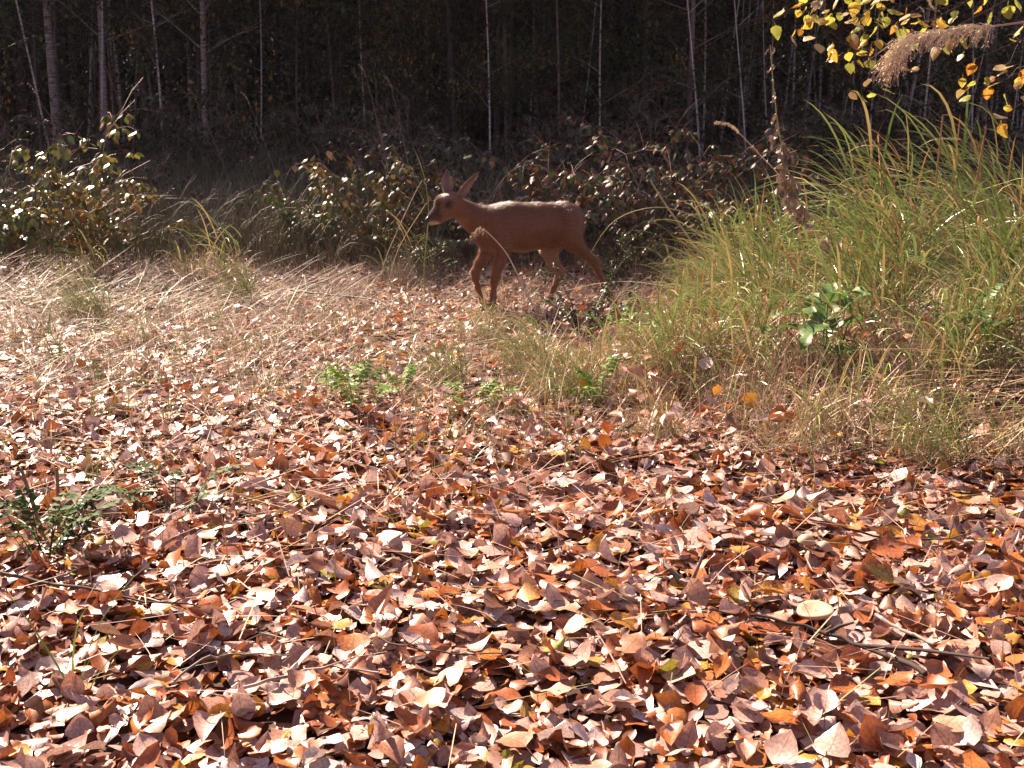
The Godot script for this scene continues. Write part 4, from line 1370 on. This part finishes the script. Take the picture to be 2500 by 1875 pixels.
func make_small_plants() -> void:
	rng.seed = 600
	var bright := Color(0.12, 0.24, 0.04)
	var deep := Color(0.04, 0.085, 0.022)
	var f1 := [frond(11, 0.17, 0.034, bright), frond(10, 0.13, 0.030, bright), frond(12, 0.15, 0.028, deep)]
	var ferns := [
		[-0.66, -4.55, 9, 0, "ferny bright green plant on the leaves, leftmost of the row in the middle ground"],
		[-0.50, -4.85, 6, 1, "small ferny green plant just behind the leftmost ferny plant"],
		[-0.15, -4.5, 6, 1, "small ferny green plant on the leaves between the two larger ferny ones"],
		[0.37, -4.63, 7, 0, "ferny green plant under the front edge of the grass bank"],
		[0.60, -6.0, 8, 0, "ferny green plant right of the dark green seedling"],
		[2.30, -5.3, 7, 0, "ferny green plant low in the grass beside the right edge"],
		[-1.28, -2.85, 13, 2, "dark green ferny patch on the leaves at the lower left edge"],
		[-1.05, -3.25, 6, 2, "small dark green ferny plant behind the dark green patch at the left"]]
	for f in ferns:
		var t := thing("fern_plant", f[4], "fern", on(f[0], f[1], 0.02))
		for k in f[2]:
			var q := part("frond", f1[f[3]], t)
			var r := R(0, TAU)
			q.transform = Transform3D(Basis(Vector3.UP, r) * Basis(Vector3.FORWARD, -R(0.1, 0.75)) * R(1.0, 1.6), Vector3(cos(r), 0, -sin(r)) * R(0, 0.06))
	# the dark green seedling
	var t := thing("evergreen_seedling", "dark green small leaved seedling sprawling in front of the deer's hind feet", "seedling", on(0.42, -6.3))
	t.scale = Vector3.ONE * 1.15
	var st := MB.new()
	var fo := MB.new()
	for i in 11:
		var a := R(0, TAU)
		var l := R(0.18, 0.36)
		var pts := [Vector3.ZERO, Vector3(cos(a) * l * 0.4, l * 0.55, sin(a) * l * 0.4), Vector3(cos(a) * l, l * R(0.6, 1.2), sin(a) * l)]
		tube(st, pts, 0.004, 0.0015, 4, Color(0.15, 0.09, 0.05))
		for k in 80:
			var u := R(0.15, 1.0) * 1.999
			var p: Vector3 = pts[int(u)].lerp(pts[int(u) + 1], u - int(u))
			var b := Basis(Vector3.UP, R(0, TAU)) * Basis(Vector3.FORWARD, R(-0.5, 0.6)) * Basis(Vector3.RIGHT, R(-0.5, 0.5))
			leaf(fo, Transform3D(b, p), R(0.022, 0.038), R(0.010, 0.016), 1, -0.3, 0.3, 0.0, Color(0.06, 0.115, 0.03) * R(0.7, 1.5), 3, 1)
	part("stems", st.mesh(mats.cane), t)
	part("foliage", fo.mesh(mats.shrub_leaf), t, null, "stuff")
	# broad leaved weeds
	var herb := mat("herb_leaf", Color(0.13, 0.25, 0.06), 0.5, 0.8, false, mats.leaf_plain_tex)
	var lm := []
	for i in 3:
		var m := MB.new()
		leaf(m, Transform3D(), R(0.13, 0.19), R(0.05, 0.07), 3, R(-0.9, -0.3), R(0.2, 0.6), 0.05, Color.WHITE, 14, 2, R(0, 6), 0.18, 0.03)
		lm.append(m.mesh(null))
	var weeds := [[1.36, -4.72, 12, 1.25, "bright green broad lobed weed standing in front of the grass bank"], [1.98, -4.6, 9, 1.1, "bright green lobed weed in the grass beside the right edge"], [0.66, -5.75, 8, 0.9, "small green lobed weed beside the ferny plant in front of the deer"]]
	for w in weeds:
		t = thing("broadleaf_weed", w[4], "weed", on(w[0], w[1]))
		var m := MB.new()
		tube(m, [Vector3(0, -0.02, 0), Vector3(0.01, 0.14, 0), Vector3(0.0, 0.30, 0.01)], 0.005, 0.003, 5, Color(0.15, 0.2, 0.06))
		part("stem", m.mesh(mats.cane), t)
		for k in w[2]:
			var q := part("leaf", lm[k % 3], t, herb)
			var a: float = k * 2.4 + R(-0.3, 0.3)
			var b := Basis(Vector3.UP, a) * Basis(Vector3.FORWARD, -R(0.1, 0.9))
			q.transform = Transform3D(b * w[3] * R(0.75, 1.1), Vector3(0, 0.06 + 0.23 * k / w[2], 0) + b * Vector3(0.03, 0, 0))
		t.scale = Vector3.ONE * w[3]
	# loose green tufts
	var tufts := [[-0.92, -2.12, 9, 0.26, "green grass tuft at the lower left, its long blades bent over the leaves"], [-1.25, -2.35, 9, 0.16, "short green grass tuft in the lower left corner"], [-1.45, -3.6, 14, 0.2, "green grass tuft at the left edge behind the cut stalks"], [-0.25, -4.0, 7, 0.2, "thin green tuft left of the bank in the middle of the leaves"], [0.02, -4.4, 12, 0.34, "tall thin green tuft on the left end of the grass bank"], [-0.30, -3.05, 4, 0.12, "tiny green tuft alone among the leaves in the centre"], [0.62, -2.55, 4, 0.12, "tiny green tuft beside the pale broken stick"], [-2.0, -5.2, 16, 0.2, "grey green tuft in the leaves far left"],
		[-1.75, -5.7, 22, 0.18, "grey green tuft right behind the one far left in the leaves"], [-2.35, -5.6, 26, 0.22, "wide grey green tuft at the left edge before the flattened grass"], [-1.35, -6.2, 20, 0.17, "grey green tuft at the front edge of the flattened grass"],
		[-2.7, -6.3, 26, 0.24, "tallest grey green tuft at the left edge, in the flattened grass"], [-0.75, -6.0, 14, 0.14, "low grey green tuft left of the small straw tussock by the deer"], [-1.9, -6.9, 24, 0.2, "grey green tuft in the middle of the flattened grass"],
		[-1.15, -5.1, 14, 0.15, "grey green tuft among the leaves left of the leftmost ferny plant"], [-1.7, -4.5, 12, 0.16, "thin green tuft in the leaves halfway along the left side"]]
	for f in tufts:
		t = thing("grass_tuft", f[4], "grass tuft", on(f[0], f[1]))
		var m := MB.new()
		for k in f[2]:
			blade(m, Vector3(R(-0.03, 0.03), -0.01, R(-0.03, 0.03)), R(-0.9, 3.6), R(0.1, 0.6), R(0.3, 1.3), f[3] * R(0.7, 1.5), R(0.003, 0.007), Color(0.12, 0.18, 0.05) * R(0.8, 1.3), 6, Color(-1, 0, 0), R(-1, 1))
		part("blades", m.mesh(mats.green_blade), t)
	# straw stubble in front of the bank: single upright straws, and a leaning sheaf at the right edge
	t = thing("straw_sheaf", "bundle of long pale straws leaning left across the right edge", "straw", on(2.15, -4.1))
	var sm := MB.new()
	for k in 90:
		blade(sm, Vector3(R(-0.25, 0.3), R(0.0, 0.25), R(-0.2, 0.3)), R(2.5, 3.2), R(1.15, 1.75), R(0.0, 0.4), R(0.4, 0.85), R(0.003, 0.006), Color(0.52, 0.40, 0.22) * R(0.7, 1.1), 5)
	part("straws", sm.mesh(mats.straw), t)
	var stub := MB.new()
	for k in 7000:
		var x := R(0.1, 2.3)
		var z := -R(3.3, 5.6)
		if noise.get_noise_2d(x * 2.2, z * 2.2) < -0.08: continue
		if z > -4.2 + 0.5 * (x - 0.4) or (z > -3.7 and rng.randf() < 0.6): continue
		var cc := Color(0.55, 0.43, 0.30) if rng.randf() < 0.5 else Color(0.34, 0.22, 0.13) if rng.randf() < 0.6 else Color(0.24, 0.25, 0.09)
		blade(stub, on(x, z, 0.0), R(0, TAU), R(0.0, 1.0), R(0.0, 1.2), R(0.10, 0.42), R(0.003, 0.007), cc * R(0.7, 1.15), 5, Color(-1, 0, 0), R(-1, 1))
	var low := MB.new()
	for k in 4200:
		var D := R(3.6, 8.0)
		var x := R(-0.5 * D, 0.25)
		if noise.get_noise_2d(x * 1.3 + 20.0, D * 1.6) < R(-0.15, 0.25): continue
		blade(low, on(x, -D, 0.0), R(0, TAU), R(0.0, 0.9), R(0.2, 1.5), R(0.07, 0.24), R(0.003, 0.007), Color(0.13, 0.18, 0.055) * R(0.7, 1.4), 5, Color(0.3, 0.26, 0.12), R(-1, 1))
	tag(part("green_stubble", low.mesh(mats.green_blade), self, null, "stuff"), "patches of low green grass growing through the leaves on the left", "grass")
	tag(part("straw_stubble", stub.mesh(mats.straw), self, null, "stuff"), "upright pale straw stubble along the front of the grass bank", "grass")

# ---------------------------------------------------------------- sticks and mushrooms
func stick(label: String, flat: Array, r0: float, r1: float, material: Material, lift := 0.035, forks := 2) -> void:
	var pts := []
	var base := on(flat[0].x, flat[0].y, lift)
	for p in flat:
		pts.append(on(p.x, p.y, lift + R(-0.006, 0.012)) - base)
	var t := thing("twig" if r0 < 0.006 else "stick", label, "twig", base)
	var m := MB.new()
	var path := smooth_path(pts, 5)
	for i in range(1, path.size()): path[i] += Vector3(R(-1, 1), R(-0.6, 0.6), R(-1, 1)) * 0.006
	tube(m, path, r0, r1, 7)
	for i in forks:
		var k := 2 + rng.randi() % maxi(1, path.size() - 4)
		var p: Vector3 = path[k]
		var d: Vector3 = (path[k + 1] - path[k]).normalized()
		var e := p + (d + Vector3(R(-0.7, 0.7), R(0.0, 0.5), R(-0.7, 0.7))) * R(0.06, 0.16)
		tube(m, [p, p.lerp(e, 0.5) + Vector3(R(-0.01, 0.01), 0.005, 0), e], r1 * 0.9, r1 * 0.4, 5)
	part("wood", m.mesh(material), t)

func make_debris() -> void:
	rng.seed = 700
	stick("long dark twig lying across the leaves at the right", [Vector2(0.90, -3.35), Vector2(0.94, -3.02), Vector2(1.10, -2.95), Vector2(1.29, -2.90)], 0.0045, 0.002, mats.dark_bark, 0.06, 3)
	stick("dark stick on the leaves near the bottom right, thickest of the sticks", [Vector2(0.56, -2.41), Vector2(0.70, -2.34), Vector2(0.80, -2.24), Vector2(0.87, -2.13)], 0.003, 0.007, mats.dark_bark, 0.055, 2)
	stick("dark twig crossing the leaves at the lower left", [Vector2(-1.32, -2.66), Vector2(-1.09, -2.54), Vector2(-0.88, -2.45), Vector2(-0.74, -2.44)], 0.0045, 0.002, mats.dark_bark, 0.065, 2)
	stick("thin curved twig at the bottom edge left of centre", [Vector2(-0.69, -2.03), Vector2(-0.66, -2.16), Vector2(-0.60, -2.21), Vector2(-0.48, -2.19)], 0.0032, 0.0015, mats.grey_bark, 0.075, 1)
	stick("pale broken stick half buried in the leaves right of centre", [Vector2(0.40, -2.72), Vector2(0.43, -2.64), Vector2(0.47, -2.60)], 0.009, 0.007, mats.grey_bark, 0.045, 1)
	stick("pale short stick beside the curled orange leaf at the right", [Vector2(0.86, -2.42), Vector2(0.90, -2.35), Vector2(0.945, -2.27)], 0.0055, 0.003, mats.pale_bark, 0.05, 0)
	stick("thin forked twig on the leaves near the bottom centre", [Vector2(-0.30, -2.30), Vector2(-0.20, -2.22), Vector2(-0.02, -2.20)], 0.0028, 0.0014, mats.dark_bark, 0.06, 2)
	stick("pale straw coloured stick lying at the bottom left of centre", [Vector2(-0.55, -2.06), Vector2(-0.40, -2.12), Vector2(-0.28, -2.09)], 0.004, 0.002, mats.pale_bark, 0.06, 1)
	stick("dark branch lying in the shade at the left behind the flattened grass", [Vector2(-2.9, -9.0), Vector2(-2.3, -8.7), Vector2(-1.9, -8.5)], 0.008, 0.003, mats.dark_bark, 0.05, 4)
	stick("pale dead branch lying left of the deer's front feet", [Vector2(-1.75, -8.3), Vector2(-1.4, -8.05), Vector2(-1.0, -7.7), Vector2(-0.85, -7.4)], 0.010, 0.004, mats.grey_bark, 0.06, 3)
	stick("grey fallen branch lying behind the deer's chest", [Vector2(-0.85, -10.3), Vector2(-0.55, -10.1), Vector2(-0.1, -10.0)], 0.05, 0.03, mats.grey_bark, 0.22, 1)
	# mushrooms: stalk and cap
	var caps := [[0.73, -2.45, 0.044, 0.055, "flat tan mushroom with a dished cap among the leaves at the bottom right"], [0.79, -2.98, 0.024, 0.05, "leftmost of three small pale mushrooms under the long dark twig"], [0.825, -2.93, 0.026, 0.055, "middle one of three small pale mushrooms under the long dark twig"], [0.875, -2.92, 0.023, 0.045, "rightmost of three small pale mushrooms under the long dark twig"]]
	for i in 4:
		var q: Array = caps[i]
		var t := thing("mushroom", q[4], "mushroom", on(q[0], q[1]))
		var m := MB.new()
		tube(m, [Vector3(0, -0.01, 0), Vector3(0.003, q[3] * 0.5, 0), Vector3(0, q[3], 0)], 0.005, 0.006, 8)
		part("stalk", m.mesh(mats.cap), t)
		var cp := MB.new()
		var prof := [[0.0, 0.000], [0.35, -0.002], [0.7, 0.004], [0.95, 0.006], [1.0, 0.000], [0.9, -0.006], [0.4, -0.014], [0.1, -0.018]] if i == 0 else [[0.0, 0.014], [0.4, 0.012], [0.75, 0.006], [1.0, -0.004], [0.9, -0.007], [0.3, -0.003], [0.1, -0.003]]
		var last := []
		for k in prof.size():
			var ring := []
			for a in 19:
				var w := 1.0 + 0.05 * sin(a * TAU / 18.0 * 3.0)
				ring.append(cp.vert(Vector3(cos(a * TAU / 18.0) * prof[k][0] * q[2] * w, q[3] + prof[k][1] + 0.002, sin(a * TAU / 18.0) * prof[k][0] * q[2] * w)))
			if k > 0:
				for a in 18: cp.quad(last[a], ring[a], ring[a + 1], last[a + 1])
			last = ring
		part("cap", cp.mesh(mats.cap), t)
		t.rotation = Vector3(R(0.0, 0.2), 0, R(-0.15, 0.15))
